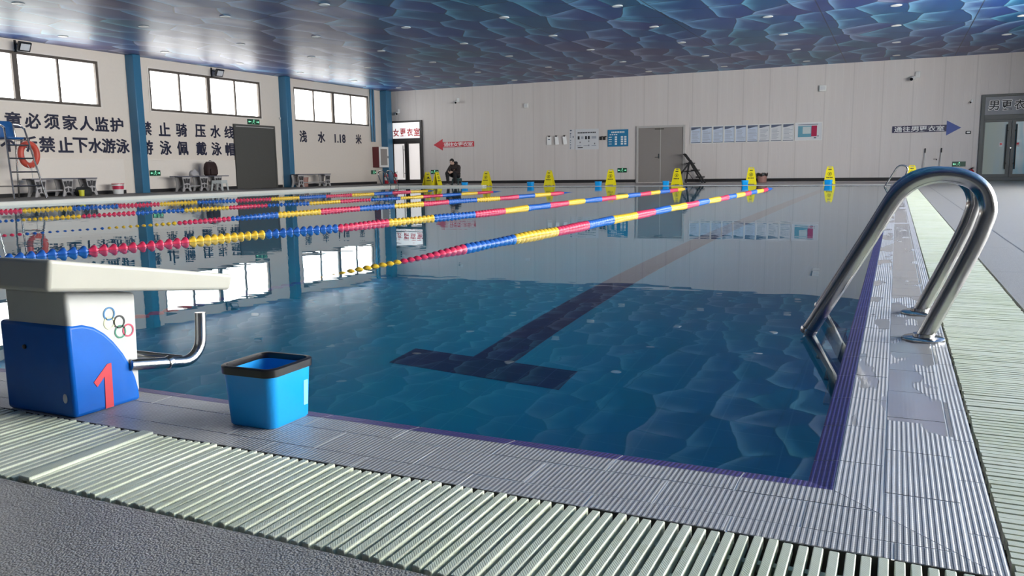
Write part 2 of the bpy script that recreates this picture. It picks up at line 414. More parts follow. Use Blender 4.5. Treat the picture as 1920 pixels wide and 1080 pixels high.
def m_mat():
    n = NT('granular_deck_mat'); p = n.pos(); x, y, z = n.xyz(p)
    v = n.n('ShaderNodeTexVoronoi', i_Scale=250.0, i_Randomness=1.0); n.put(v.inputs['Vector'], p)
    f2 = n.noise(p, 150.0, 3, 0.7); big = n.noise(p, 1.3, 3)
    c = n.mix(v.outputs['Distance'], (0.50, 0.475, 0.435), (0.13, 0.123, 0.113))
    c = n.mix(n.math('MULTIPLY', f2, 0.7), c, (0.225, 0.213, 0.196))
    c = n.mix(n.math('MULTIPLY', big, 0.25), c, (0.27, 0.26, 0.25))
    right = n.math('GREATER_THAN', x, 0.5)
    s1 = n.math('LESS_THAN', n.math('ABSOLUTE', n.math('SUBTRACT', x, 0.885)), 0.006)
    s2 = n.math('LESS_THAN', n.math('ABSOLUTE', n.math('SUBTRACT', n.math('FRACT', n.math('MULTIPLY', n.math('SUBTRACT', y, 3.65), 1/1.5)), 0.0)), 0.004)
    s = n.math('MULTIPLY', right, n.math('MAXIMUM', s1, s2))
    c = n.mix(n.math('MULTIPLY', s, 0.85), c, (0.03, 0.03, 0.035))
    h = n.math('ADD', n.math('MULTIPLY', v.outputs['Distance'], -1.0), n.math('MULTIPLY', f2, 0.6))
    return n.finish(n.bsdf(Base_Color=c, Roughness=0.33, Normal=n.bump(h, 0.0022)))
M['mat'] = m_mat()
M['deck_far'] = simple('deck_far', (0.34, 0.32, 0.32), 0.25, var=0.06)
M['deck_left'] = simple('deck_left', (0.10, 0.095, 0.09), 0.6, var=0.2)
def m_glass():
    n = NT('window_glass')
    fr = n.n('ShaderNodeFresnel', i_IOR=1.45)
    t = n.n('ShaderNodeBsdfTransparent', i_Color=(0.97, 0.98, 0.98)); g = n.n('ShaderNodeBsdfGlossy', i_Roughness=0.02)
    back = n.n('ShaderNodeNewGeometry').outputs['Backfacing']
    fac = n.math('MULTIPLY', fr.outputs[0], n.math('SUBTRACT', 1.0, back))
    mx = n.n('ShaderNodeMixShader'); n.put(mx.inputs[0], fac); n.put(mx.inputs[1], t.outputs[0]); n.put(mx.inputs[2], g.outputs[0])
    return n.finish(mx.outputs[0])
M['glass'] = m_glass()
def m_frosted():
    n = NT('tinted_door_glass'); p = n.pos(); x, y, z = n.xyz(p)
    f = n.noise(n.scale(p, (2.4, 1, 0.35)), 1.6, 2)
    c = n.ramp(n.math('ADD', n.math('MULTIPLY', f, 0.6), n.math('MULTIPLY_ADD', x, 0.45, -1.25)), [(0.3, (0.42, 0.49, 0.43)), (0.6, (0.36, 0.48, 0.50)), (0.85, (0.08, 0.36, 0.50))])
    return n.finish(n.bsdf(Base_Color=c, Roughness=0.16, Coat_Weight=0.3))
M['door_glass'] = m_frosted()

# ------------------------------------------------------------------ text and printed marks
def text_obj(name, body, w, h, mat, plane, loc, parent=None, bold=0.0, depth=0.004, spacing=1.0):
    """lettering fitted into w x h, centred at loc; plane 'Y' faces -Y, 'X' faces +X"""
    cu = bpy.data.curves.new(name, 'FONT'); cu.body = body; cu.size = 1.0; cu.offset = min(bold, 0.006)
    cu.extrude = 0.5; cu.resolution_u = 3; cu.space_character = spacing
    tmp = bpy.data.objects.new(name, cu); COL.objects.link(tmp)
    me = bpy.data.meshes.new_from_object(tmp.evaluated_get(bpy.context.evaluated_depsgraph_get()))
    bpy.data.objects.remove(tmp); bpy.data.curves.remove(cu)
    xs = [v.co.x for v in me.vertices]; ys = [v.co.y for v in me.vertices]
    cx, cy = (min(xs)+max(xs))/2, (min(ys)+max(ys))/2; sx, sy = w/max(max(xs)-min(xs), 1e-6), h/max(max(ys)-min(ys), 1e-6)
    if bold > 0.006:
        b = bold-0.006; bm = bmesh.new()
        for k in range(8):
            n0 = len(bm.verts); bm.from_mesh(me); bm.verts.ensure_lookup_table()
            bmesh.ops.translate(bm, vec=(b*math.cos(k*PI/4), b*math.sin(k*PI/4), 0.05*(k+1)), verts=bm.verts[n0:])
        bm.to_mesh(me); bm.free()
    for v in me.vertices:
        X, Y, Z = (v.co.x-cx)*sx, (v.co.y-cy)*sy, v.co.z*depth
        v.co = (X, -Z, Y) if plane == 'Y' else (Z, X, Y)
    me.name = name; me.materials.clear(); me.materials.append(mat)
    o = bpy.data.objects.new(name, me); COL.objects.link(o); o.location = loc
    if parent is not None: o.parent = parent
    return o
def chars_obj(name, items, mat, plane, loc, parent=None, bold=0.02, depth=0.006):
    """one mesh of several characters: items = (text, u, v, w, h) about loc"""
    mb = bmesh.new()
    for t, u, v, w, h in items:
        o = text_obj('glyph', t, w, h, mat, plane, (0, 0, 0), bold=bold, depth=depth)
        me = o.data; me.transform(Matrix.Translation((u, 0, v) if plane == 'Y' else (0, u, v)))
        mb.from_mesh(me); bpy.data.objects.remove(o); bpy.data.meshes.remove(me)
    me = bpy.data.meshes.new(name); mb.to_mesh(me); mb.free(); me.materials.append(mat)
    o = bpy.data.objects.new(name, me); COL.objects.link(o); o.location = loc
    if parent is not None: o.parent = parent
    return o
def lettering(name, items, mat, plane, loc, label, cat, bold=0.027):
    root = empty(name, loc, label=label, cat=cat)
    for t, u, v, w, h in items: text_obj('character', t, w, h, mat, plane, (u, 0, v) if plane == 'Y' else (0, u, v), root, bold=bold, depth=0.006)
    return root
def even(text, width, height, cw, v=0.0):
    n = len(text); st = (width-cw)/(n-1)
    return [(c, -width/2+cw/2+i*st, v, cw, height) for i, c in enumerate(text)]

# ------------------------------------------------------------------ room shell
def wall_with_holes(name, mat, axis, at, thick, a0, a1, z0, z1, holes):
    """axis 'X': wall plane at x = at running along y; axis 'Y': at y = at running along x; holes = (a, b, za, zb)"""
    mb = MB(); cuts = sorted(holes)
    def put(a, b, za, zb):
        if b-a < 1e-4 or zb-za < 1e-4: return
        if axis == 'X': mb.bb(min(at, at+thick), max(at, at+thick), a, b, za, zb)
        else: mb.bb(a, b, min(at, at+thick), max(at, at+thick), za, zb)
    cur = a0
    for a, b, za, zb in cuts:
        put(cur, a, z0, z1); put(a, b, z0, za); put(a, b, zb, z1); cur = b
    put(cur, a1, z0, z1)
    return struct(mb.build(name, mat))
wall_with_holes('wall_left', M['wall_beige'], 'X', XL, -0.2, YB, YF, -0.05, ZC+0.1, [(a, b, *LW_Z) for a, b in LEFT_WIN])
wall_with_holes('wall_right', M['wall_beige'], 'X', XR, 0.2, YB, YF, -0.05, ZC+0.1, [(a, b, *RW_Z) for a, b in RIGHT_WIN])
struct(MB().bb(XL-0.2, XR+0.2, YF, YF+0.2, -0.05, ZC+0.1).build('wall_far', M['far_wall']))
struct(MB().bb(XL-0.2, XR+0.2, YB-0.2, YB, -0.05, ZC+0.1).build('wall_back', M['wall_back']))
struct(MB().bb(XL-0.2, XR+0.2, YB-0.2, YF+0.2, ZC, ZC+0.1).build('ceiling', M['ceiling']))
# windows
def window(i, x, a, b, z0, z1, mat, side):
    root = struct(empty('window_%d' % i, (x, (a+b)/2, (z0+z1)/2)))
    hw, hh = (b-a)/2, (z1-z0)/2
    f = MB(); t = 0.07; d = 0.04; o = -side*0.05
    f.bb(o-d, o+d, -hw, hw, hh-t, hh); f.bb(o-d, o+d, -hw, hw, -hh, -hh+t)
    f.bb(o-d, o+d, -hw, -hw+t, -hh+t, hh-t); f.bb(o-d, o+d, hw-t, hw, -hh+t, hh-t)
    f.bb(o-d, o+d, -0.07, 0.07, -hh+t, hh-t)
    struct(f.build('frame', mat, root))
    for s in (-1, 1):
        struct(MB().bb(o-0.025, o+0.025, s*hw*0.5-0.03, s*hw*0.5+0.03, -hh+t, hh-t).build('mullion', mat, root))
    xs = [-hw+t, -hw*0.5-0.03, -hw*0.5+0.03, -0.07, 0.07, hw*0.5-0.03, hw*0.5+0.03, hw-t]
    for k in range(0, 8, 2):
        struct(MB().bb(o-0.004, o+0.004, xs[k], xs[k+1], -hh+t, hh-t).build('pane', M['glass'], root))
n = 1
for a, b in LEFT_WIN: window(n, XL, a, b, *LW_Z, M['win_frame'], 1); n += 1
for a, b in RIGHT_WIN: window(n, XR, a, b, *RW_Z, M['win_frame'], -1); n += 1
# left wall: reveals, wainscot, skirting, columns
for a, b in LEFT_WIN[1:]:
    mb = MB()
    for y0, y1, z0, z1 in ((a-0.05, b+0.05, LW_Z[1], LW_Z[1]+0.04), (a-0.05, b+0.05, LW_Z[0]-0.04, LW_Z[0]), (a-0.05, a, *LW_Z), (b, b+0.05, *LW_Z)):
        mb.bb(XL, XL+0.012, y0, y1, z0, z1)
    struct(mb.build('trim_1', M['wainscot']))
for a, b in ((3.4, 9.3), (10.0, 15.95), (16.65, 20.55), (22.72, 22.95)):
    struct(MB().bb(XL, XL+0.035, a, b, DL+0.1, 1.07).build('wainscot_panel_trim', M['wainscot'], bevel=0.004))
for a, b in ((-0.5, 15.95), (16.65, 20.55), (22.7, 22.95), (23.7, 29.2)):
    struct(MB().bb(XL, XL+0.045, a, b, DL, DL+0.1).build('baseboard_left', M['matte_black']))
for a, b in ((XL+0.4, -20.85), (-19.18, -9.36), (-7.36, 2.56), (4.4, XR)):
    if b > a: struct(MB().bb(a, b, YF-0.03, YF, 0.02, 0.14).build('baseboard_far', M['matte_black']))
for y in (2.8, 9.55, 16.3, 23.05, 29.72):
    mb = MB(); w = 0.27 if y < 29 else 0.40
    # I-section: two flanges and a web
    mb.bb(XL, XL+0.35, y, y+w, -0.02, ZC)
    struct(mb.build('column', M['steel_blue'], bevel=0.02))
# pipes in the far left corner
mb = MB()
for dx, dy in ((0.09, 28.9), (0.09, 29.08)): mb.tube([(XL+dx, dy, 1.9), (XL+dx, dy, ZC-0.01)], 0.045, 10)
tag(mb.build('corner_pipes', M['steel_blue'], smooth=True), 'two thin vertical blue pipes on the left wall beside the corner column', 'pipe')

# ------------------------------------------------------------------ floors and pool
GY0, GY1 = -0.575, -0.256           # near grating
GX0, GX1 = 0.262, 0.572             # right grating
mb = MB()
mb.bb(XL, XR, YB, GY0-0.006, -0.10, 0.0)
mb.bb(GX1+0.010, XR, GY0-0.006, YF, -0.10, 0.0)
struct(mb.build('floor', M['mat']))
mb = MB(); mb.bb(PX-0.33, GX1+0.01, PY+0.30, YF, -0.1, -0.002)
struct(mb.build('floor_far', M['deck_far']))
mb = MB(); mb.bb(XL, PX-0.32, -0.1, YF, -0.1, DL-0.004)
struct(mb.build('floor_left', M['deck_left']))
mb = MB(); mb.bb(PX-0.32, PX+0.01, 0.0, PY, -0.5, DL)
mb.bb(PX-0.32, -13.6, PY-0.01, PY+0.30, -0.2, 0.05)
struct(mb.build('pool_curb_trim', M['curb'], bevel=0.012))
mb = MB()                            # drain channels under the gratings
mb.bb(XL, GX1+0.01, GY0-0.006, GY1, -0.12, -0.055)
mb.bb(GX0, GX1+0.01, GY1, PY+0.3, -0.12, -0.055)
struct(mb.build('drain_channel_floor', M['trough']))
mb = MB()                            # bedding under the coping tiles
BZ = -0.0008; e_ = 0.003; LW = 0.048; zl = -0.007
mb.poly([(XL, GY1+e_, BZ), (-GY1, GY1+e_, BZ), (0, 0, BZ), (XL, 0, BZ)])
mb.poly([(0, 0, BZ), (GX0-e_, GY1, BZ), (GX0-e_, PY+0.3, BZ), (0, PY+0.3, BZ)])
mb.poly([(PX, PY, BZ), (0, PY, BZ), (0, PY, -0.03), (PX, PY, -0.03)])
mb.poly([(PX, PY, BZ), (0, PY, BZ), (0, PY+0.3, BZ), (PX, PY+0.3, BZ)])
mb.poly([(PX, LW, zl-0.0008), (-LW, LW, zl-0.0008), (0, 0, BZ), (PX, 0, BZ)])
mb.poly([(-LW, LW, zl-0.0008), (-LW, PY, zl-0.0008), (0, PY, BZ), (0, 0, BZ)])
struct(mb.build('coping_bed_floor', M['grout']))
mb = MB()
mb.poly([(XL, GY1+e_, -0.001), (GX0, GY1+e_, -0.001), (GX0, GY1+e_, -0.06), (XL, GY1+e_, -0.06)])
mb.poly([(GX0-e_, GY1, -0.001), (GX0-e_, GY1, -0.06), (GX0-e_, PY+0.3, -0.06), (GX0-e_, PY+0.3, -0.001)])
struct(mb.build('drain_side_trim', M['trough']))
def clip(poly, a, b, c):             # keep a*x + b*y <= c
    out = []
    for i, p in enumerate(poly):
        q = poly[(i+1) % len(poly)]
        dp, dq = a*p[0]+b*p[1]-c, a*q[0]+b*q[1]-c
        if dp <= 0: out.append(p)
        if dp*dq < 0:
            t = dp/(dp-dq); out.append((p[0]+(q[0]-p[0])*t, p[1]+(q[1]-p[1])*t))
    return out
def tiles(mb, u0, u1, rows, near):
    g = 0.0020
    for v0, v1, off in rows:
        k = math.floor((u0-off)/0.2527)
        while off+k*0.2527 < u1:
            a, b = max(off+k*0.2527, u0)+g, min(off+(k+1)*0.2527, u1)-g; k += 1
            if b-a < 0.004: continue
            if near: P = [(a, -v1+g), (b, -v1+g), (b, -v0-g), (a, -v0-g)]
            else: P = [(v0+g, a), (v1-g, a), (v1-g, b), (v0+g, b)]
            P = clip(P, 1, 1, -g) if near else clip(P, -1, -1, -g)      # the mitre at the corner
            if len(P) >= 3:
                dz = random.uniform(-0.0003, 0.0003)
                mb.prism(P, -0.006, 0.0+dz)
mb = MB(); tiles(mb, -18.5, 0.3, [(0.0, 0.072, -0.926), (0.072, 0.190, -0.799), (0.190, 0.254, -0.656)], True)
struct(mb.build('coping_near_trim', M['tile_near']))
mb = MB(); tiles(mb, -0.3, PY+0.3, [(0.0, 0.085, 0.17), (0.085, 0.212, 0.277), (0.212, 0.260, 0.145)], False)
struct(mb.build('coping_right_trim', M['tile_right']))
mb = MB(); k = 0
while k*0.2527 < -PX:
    mb.prism([(-(k+1)*0.2527+0.002, PY+0.001), (-k*0.2527-0.002, PY+0.001), (-k*0.2527-0.002, PY+0.298), (-(k+1)*0.2527+0.002, PY+0.298)], -0.006, 0.0); k += 1
struct(mb.build('coping_far_trim', M['tile_near']))
mb = MB()
for i in range(70):                  # dark sloping edge tiles, one tile to each joint
    x1 = -0.0015 + (-0.926+0.2527*4) - 0.2527*i; x0 = x1-0.2497
    x1 = min(x1, 0.0)
    mb.poly([(x0, 0, 0), (x1, 0, 0), (min(x1, -LW), LW, zl), (x0, LW, zl)])
for i in range(101):
    y0 = 0.17 + 0.2527*(i-1) + 0.0015; y1 = min(y0+0.2497, PY)
    y0 = max(y0, 0.0)
    mb.poly([(0, y0, 0), (0, y1, 0), (-LW, y1, zl), (-LW, max(y0, LW), zl)])
struct(mb.build('pool_edge_trim', M['lip']))
PD = -1.2
mb = MB()
mb.poly([(PX, LW, PD), (-LW, LW, PD), (-LW, PY, PD), (PX, PY, PD)])
struct(mb.build('pool_floor', M['pool_floor']))
mb = MB()
mb.poly([(PX, LW, PD), (-LW, LW, PD), (-LW, LW, zl), (PX, LW, zl)])
mb.poly([(-LW, LW, PD), (-LW, PY, PD), (-LW, PY, zl), (-LW, LW, zl)])
mb.poly([(-LW, PY, PD), (PX, PY, PD), (PX, PY, -0.03), (-LW, PY, -0.03)])
mb.poly([(PX, PY, PD), (PX, LW, PD), (PX, LW, 0), (PX, PY, 0)])
struct(mb.build('pool_basin', M['pool_wall']))
mb = MB(); mb.bb(-2.085, -1.21, 1.645, 1.885, PD, PD+0.004); mb.bb(-1.755, -1.535, 1.886, PY-1.2, PD, PD+0.004)
struct(mb.build('pool_lane_marking', M['lane_tile']))
mb = MB(); mb.poly([(PX, LW-0.002, WZ), (-LW+0.002, LW-0.002, WZ), (-LW+0.002, PY, WZ), (PX, PY, WZ)])
ow = mb.build('pool_water', M['water'])
if ow.data.polygons[0].normal.z < 0: ow.data.flip_normals()
tag(ow, 'still blue water filling the swimming pool', 'water', kind='stuff')

# drain gratings
def near_grating():
    root = empty('drain_grating', (0, (GY0+GY1)/2, 0), label='pale green slatted drain grating along the near pool end below the blue bucket', cat='drain grating')
    mb = MB(); p = 0.0231; w = 0.0150; L = (GY1-GY0)/2-0.004; x = GX0-0.012; i = 0
    while x > -6.0:
        dx = random.uniform(-0.0008, 0.0008); e = random.uniform(-0.003, 0.003); dz = random.uniform(-0.0012, 0.0012)
        ww = w
        mb.box((x+dx, e, -0.008+dz), (ww, 2*L, 0.020))
        x -= p; i += 1
    mb.build('slats', M['slat'], root, bevel=0.0015, seg=1)
    mb = MB()
    for y in (-0.095, 0.0, 0.095): mb.bb(-6.0, GX0-0.01, y-0.007, y+0.007, -0.026, -0.012)
    mb.build('connector', M['slat'], root)
    mb = MB()
    mb.box((-1.475, 0, 0.0025), (0.034, 2*L, 0.010), Matrix.Rotation(0.03, 3, 'Z'))
    mb.build('end_bar', M['slat'], root, bevel=0.003)
    return root
near_grating()
root = empty('drain_grating', ((GX0+GX1)/2, 10, 0), label='long pale green slatted drain grating running beside the pool ladder to the far wall', cat='drain grating')
mb = MB(); L = (GX1-GX0)/2-0.004; y = GY0+0.012
while y < PY+0.3:
    p = 0.0231
    mb.box((random.uniform(-0.002, 0.002), y-10, -0.008+random.uniform(-0.0008, 0.0008)), (2*L, 0.0175, 0.020)); y += p
mb.build('slats', M['slat'], root)
mb = MB()
for x in (-0.09, 0.0, 0.09): mb.bb(x-0.007, x+0.007, GY0-10, PY+0.28-10, -0.026, -0.012)
mb.build('connector', M['slat'], root)

# ------------------------------------------------------------------ doors
def place(o, loc, rz=0.0): o.location = loc; o.rotation_euler = (0, 0, rz); return o
# steel fire door on the left wall
root = empty('door_1', (XL, 21.62, DL)); struct(root)
struct(MB().bb(0.0, 0.05, -0.98, 0.98, 0, 2.19).build('leaf', M['door_dark'], root, bevel=0.006))
mb = MB(); mb.bb(0, 0.06, -1.05, -0.98, 0, 2.26); mb.bb(0, 0.06, 0.98, 1.05, 0, 2.26); mb.bb(0, 0.06, -0.98, 0.98, 2.19, 2.26)
struct(mb.build('frame', M['door_dark'], root)); struct(MB().bb(0.0, 0.07, -0.96, 0.96, 2.17, 2.195).build('closer_rail', M['door_frame'], root))
# women's changing room door on the far wall
def glazed_door(i, cx, w, h, zt, frame, pane, tpane, handle_z, half=True):
    root = struct(empty('door_%d' % i, (cx, YF, 0))); f = MB(); t = 0.11; y0, y1 = -0.09, 0.0
    f.bb(-w/2, -w/2+t, y0, y1, 0, h); f.bb(w/2-t, w/2, y0, y1, 0, h); f.bb(-w/2+t, w/2-t, y0, y1, h-t*0.7, h)
    f.bb(-w/2+t, w/2-t, y0, y1, zt-0.16, zt); f.bb(-w/2+t, w/2-t, y0, y1, 0, 0.12)
    struct(f.build('frame', frame, root, bevel=0.006))
    struct(MB().bb(-w/2+t, w/2-t, -0.045, -0.03, zt, h-t*0.7).build('transom', tpane, root))
    for s in (-1, 1):
        x0, x1 = (s*(w/2-t), s*0.01); a, b = min(x0, x1), max(x0, x1)
        leaf = struct(empty('leaf', (0, 0, 0))); leaf.parent = root
        m = MB(); st = 0.10
        inner = s*st*1.0
        m.bb(a, b, -0.07, -0.02, 0.12, 0.22); m.bb(a, b, -0.07, -0.02, zt-0.24, zt-0.16)
        m.bb(min(s*0.01, s*(0.01+st)), max(s*0.01, s*(0.01+st)), -0.07, -0.02, 0.22, zt-0.24)
        m.bb(min(s*(w/2-t), s*(w/2-t-0.04)), max(s*(w/2-t), s*(w/2-t-0.04)), -0.07, -0.02, 0.22, zt-0.24)
        struct(m.build('stile_frame', frame, leaf))
        g0, g1 = s*(0.01+st), s*(w/2-t-0.04)
        struct(MB().bb(min(g0, g1), max(g0, g1), -0.05, -0.04, 0.22, zt-0.24).build('pane', pane, leaf))
        hx = s*(0.01+st+0.03); m = MB(); m.tube([(hx, -0.14, handle_z[0]), (hx, -0.14, handle_z[1])], 0.017, 8)
        for z in (handle_z[0]+0.2, handle_z[1]-0.2): m.tube([(hx, -0.14, z), (hx-s*0.05, -0.06, z)], 0.012, 6)
        struct(m.build('handle', M['black'], leaf, smooth=True))
    return root
wd = glazed_door(2, -20.0, 1.66, 2.84, 2.06, M['black_frame'], M['frost_white'], M['glow_white'], (0.3, 1.75))
o = chars_obj('door_lettering', even('女更衣室', 1.40, 0.34, 0.30), M['red_text'], 'Y', (0, -0.046, 2.33), wd, bold=0.02); o['label'] = 'red characters on white transom'; o['kind'] = 'structure'
md = glazed_door(3, 3.47, 1.84, 2.84, 2.17, M['grey_frame'], M['door_glass'], M['sign_grey'], (0.38, 1.85))
o = chars_obj('door_lettering_edge', even('男更衣室', 1.40, 0.31, 0.29), M['white_panel'], 'Y', (0, -0.046, 2.48), md, bold=0.07, depth=0.003); o['kind'] = 'structure'
o = chars_obj('door_lettering', even('男更衣室', 1.40, 0.31, 0.29), M['dark_ink'], 'Y', (0, -0.050, 2.48), md, bold=0.015, depth=0.004); o['kind'] = 'structure'; o['label'] = 'black white-edged characters on grey transom'
mb = MB(); mb.lathe([(0.022, 0), (0.022, 0.02)], 12, Matrix.Translation((0, -0.075, 1.08)) @ Matrix.Rotation(PI/2, 4, 'X')); struct(mb.build('lock', M['steel'], md))
for x in (-0.28, 0.20):  # paper stickers with a red mark
    k_ = struct(MB().bb(x-0.05, x+0.05, -0.054, -0.052, 1.12, 1.26).build('patch', M['paper'], md))
    struct(MB().bb(x-0.03, x+0.03, -0.056, -0.054, 1.18, 1.24).build('mark', M['red_text'], k_))
# plain grey double door
gd = struct(empty('door_4', (-8.34, YF, 0))); mb = MB()
mb.bb(-0.97, -0.89, -0.07, 0, 0, 2.22); mb.bb(0.89, 0.97, -0.07, 0, 0, 2.22); mb.bb(-0.89, 0.89, -0.07, 0, 2.14, 2.22)
struct(mb.build('frame', M['door_frame'], gd, bevel=0.005))
for a, b in ((-0.885, -0.005), (0.0, 0.885)): struct(MB().bb(a, b, -0.04, 0, 0.03, 2.135).build('leaf', M['door_grey'], gd))
struct(MB().bb(-0.012, 0.012, -0.046, -0.03, 0.03, 2.13).build('meeting_strip', M['door_frame'], gd))
mb = MB(); mb.bb(-0.09, -0.045, -0.05, -0.03, 0.95, 1.13); mb.tube([(-0.07, -0.05, 1.0), (-0.07, -0.09, 1.0), (-0.2, -0.09, 1.0)], 0.012, 8)
struct(mb.build('handle', M['steel'], gd)); struct(MB().bb(-0.22, 0.12, -0.08, -0.04, 2.07, 2.11).build('door_closer', M['door_dark'], gd))

# ------------------------------------------------------------------ writing on the left wall
LT = M['navy_letter']
lettering('wall_lettering', [(c, y-14.24, 0, 0.44, 0.40) for c, y in zip('童必须家人监护', (12.66, 13.2, 13.75, 14.3, 14.82, 15.32, 15.83))], LT, 'X', (XL+0.008, 14.24, 2.08), 'dark upper line of characters under the first window, beside the lifeguard chair', 'wall lettering')
lettering('wall_lettering', [(c, y-14.24, 0, 0.45, 0.41) for c, y in zip('不听禁止下水游泳', (12.48, 13.03, 13.55, 14.1, 14.57, 15.05, 15.5, 15.98))], LT, 'X', (XL+0.008, 14.24, 1.46), 'dark lower line of characters behind the lifeguard chair and orange ring', 'wall lettering')
lettering('wall_lettering', [(c, y-18.7, 0, 0.44, 0.41) for c, y in zip('禁止骑压水线', (16.86, 17.58, 18.27, 19.07, 19.74, 20.38))], LT, 'X', (XL+0.008, 18.7, 2.02), 'dark upper line of characters under the middle window, left of the dark door', 'wall lettering')
lettering('wall_lettering', [(c, y-18.7, 0, 0.44, 0.43) for c, y in zip('游泳佩戴泳帽', (16.86, 17.58, 18.27, 19.07, 19.74, 20.38))], LT, 'X', (XL+0.008, 18.7, 1.44), 'dark lower line of characters above the bench with the backpack', 'wall lettering')
lettering('wall_lettering', [('浅', 24.32-26.1, 0, 0.42, 0.44), ('水', 25.45-26.1, 0, 0.44, 0.43), ('1.18', 26.68-26.1, -0.02, 0.72, 0.34), ('米', 27.98-26.1, -0.01, 0.40, 0.40)], LT, 'X', (XL+0.008, 26.1, 2.0), 'thin dark characters and 1.18 under the third window', 'wall lettering')

# ------------------------------------------------------------------ arrows and boards on the far wall
def arrow(x0, x1, tip, z, hh, body, head, label, text, direction):
    root = empty('arrow_sign', ((x0+x1)/2, YF, z), label=label, cat='sign'); cx = (x0+x1)/2
    MB().bb(x0-cx, x1-cx, -0.016, -0.004, -hh*0.46, hh*0.46).build('panel', body, root)
    e = x0 if direction < 0 else x1
    M3 = Matrix.Rotation(PI/2, 4, 'X')
    MB().prism([(e-cx, -hh), (tip-cx, 0), (e-cx, hh)], 0.004, 0.016, M3).build('arrowhead', head, root)
    chars_obj('lettering', even(text, (x1-x0)*0.92, hh*0.72, hh*0.98), M['white_panel'], 'Y', (0, -0.018, 0), root, bold=0.012, depth=0.004)
arrow(-18.16, -16.59, -18.62, 1.73, 0.25, M['red'], M['red'], 'red left-pointing arrow sign with white characters beside the changing room door', '通往女更衣室', -1)
arrow(-0.12, 1.56, 2.0, 1.79, 0.25, M['navy_vinyl'], M['blue_vinyl'], 'blue right-pointing arrow sign with white characters on the far wall', '通往男更衣室', 1)
# row of framed notices
nx = [-7.18 + (-3.37+7.18)*k/9 for k in range(10)]
ords = ['leftmost', 'second', 'third', 'fourth', 'fifth', 'sixth', 'seventh', 'eighth', 'ninth']
for k in range(9):
    cx = (nx[k]+nx[k+1])/2; w = (nx[k+1]-nx[k])
    root = empty('framed_notice', (cx, YF, 1.81), label='%s white framed notice in the row of nine right of the grey door' % ords[k], cat='notice', group='row of nine framed notices')
    fr = MB(); hw, hh = w/2-0.004, 0.325
    fr.bb(-hw, hw, -0.03, 0, hh-0.022, hh); fr.bb(-hw, hw, -0.03, 0, -hh, -hh+0.022); fr.bb(-hw, -hw+0.024, -0.03, 0, -hh+0.022, hh-0.022); fr.bb(hw-0.024, hw, -0.03, 0, -hh+0.022, hh-0.022)
    fr.build('frame', M['white'], root)
    MB().bb(-hw+0.024, hw-0.024, -0.012, -0.004, -hh+0.022, hh-0.022).build('sheet', M['paper_blue'] if k < 6 else M['paper'], root)
    # heading band with a swoosh, and lines of print
    b = MB(); P = [(-hw+0.026, hh-0.03), (-hw+0.026, hh-0.14)] + [(-hw+0.026+(2*hw-0.052)*t, hh-0.14+0.07*math.sin(t*PI/2)**2) for t in (0.25, 0.5, 0.75, 1)] + [(hw-0.026, hh-0.03)]
    b.prism(P, 0.012, 0.015, Matrix.Rotation(PI/2, 4, 'X'))
    b.build('lettering', M['ink'], root)
    MB().bb(-hw+0.026, hw-0.026, -0.015, -0.012, -hh+0.024, -hh+0.05).build('footer', M['ink'], root)
    L = MB(); rr = random.Random(k)
    for j in range(9):
        z = hh-0.19-j*0.045; L.bb(-hw+0.05, -hw+0.05+(2*hw-0.1)*rr.uniform(0.55, 1), -0.0145, -0.012, z-0.008, z+0.008)
    L.build('lettering', M['ink_faint'], root)
root = empty('plan_board', (-2.88, YF-0.006, 1.82), label='white framed floor plan with a crimson block, right end of the notice row', cat='notice board')
fr = MB(); fr.bb(-0.47, 0.47, -0.03, 0, 0.30, 0.325); fr.bb(-0.47, 0.47, -0.03, 0, -0.325, -0.30); fr.bb(-0.47, -0.445, -0.03, 0, -0.30, 0.30); fr.bb(0.445, 0.47, -0.03, 0, -0.30, 0.30)
fr.build('frame', M['white'], root); MB().bb(-0.445, 0.445, -0.012, -0.004, -0.30, 0.30).build('sheet', M['paper'], root)
MB().bb(-0.36, 0.10, -0.0145, -0.012, -0.20, 0.20).build('plan_area', M['print_teal'], root)
MB().bb(-0.20, 0.08, -0.0165, -0.0145, -0.08, 0.17).build('plan_pool', M['print_pale'], root)
MB().bb(0.10, 0.29, -0.0145, -0.012, -0.18, 0.20).build('plan_block', M['crimson'], root)
mb = MB(); mb.bb(-0.36, 0.32, -0.0145, -0.012, 0.235, 0.255); mb.bb(0.19, 0.27, -0.0145, -0.012, -0.25, -0.21); mb.bb(0.31, 0.35, -0.0145, -0.012, -0.19, -0.15); mb.build('lettering', M['ink'], root)
# blue board
root = empty('notice_board', (-10.085, YF-0.006, 1.79), label='blue information board with white print left of the grey double door', cat='notice board')
MB().bb(-0.43, 0.43, -0.02, 0, -0.335, 0.335).build('panel', M['board_blue'], root, bevel=0.004)
mb = MB()
for k in range(8): mb.bb(-0.27+k*0.07, -0.22+k*0.07, -0.024, -0.02, 0.20, 0.26)
for k in range(4): mb.bb(-0.34+k*0.085, -0.28+k*0.085, -0.024, -0.02, 0.12, 0.16)
for r in range(4):
    for k, x in enumerate((-0.32, -0.08, 0.17, 0.31)):
        w = 0.09 if k else 0.13
        mb.bb(x-w/2, x+w/2, -0.024, -0.02, 0.04-r*0.09-(0.035 if k else 0.012), 0.04-r*0.09+(0.03 if k else 0.012))
mb.build('lettering', M['white_panel'], root)
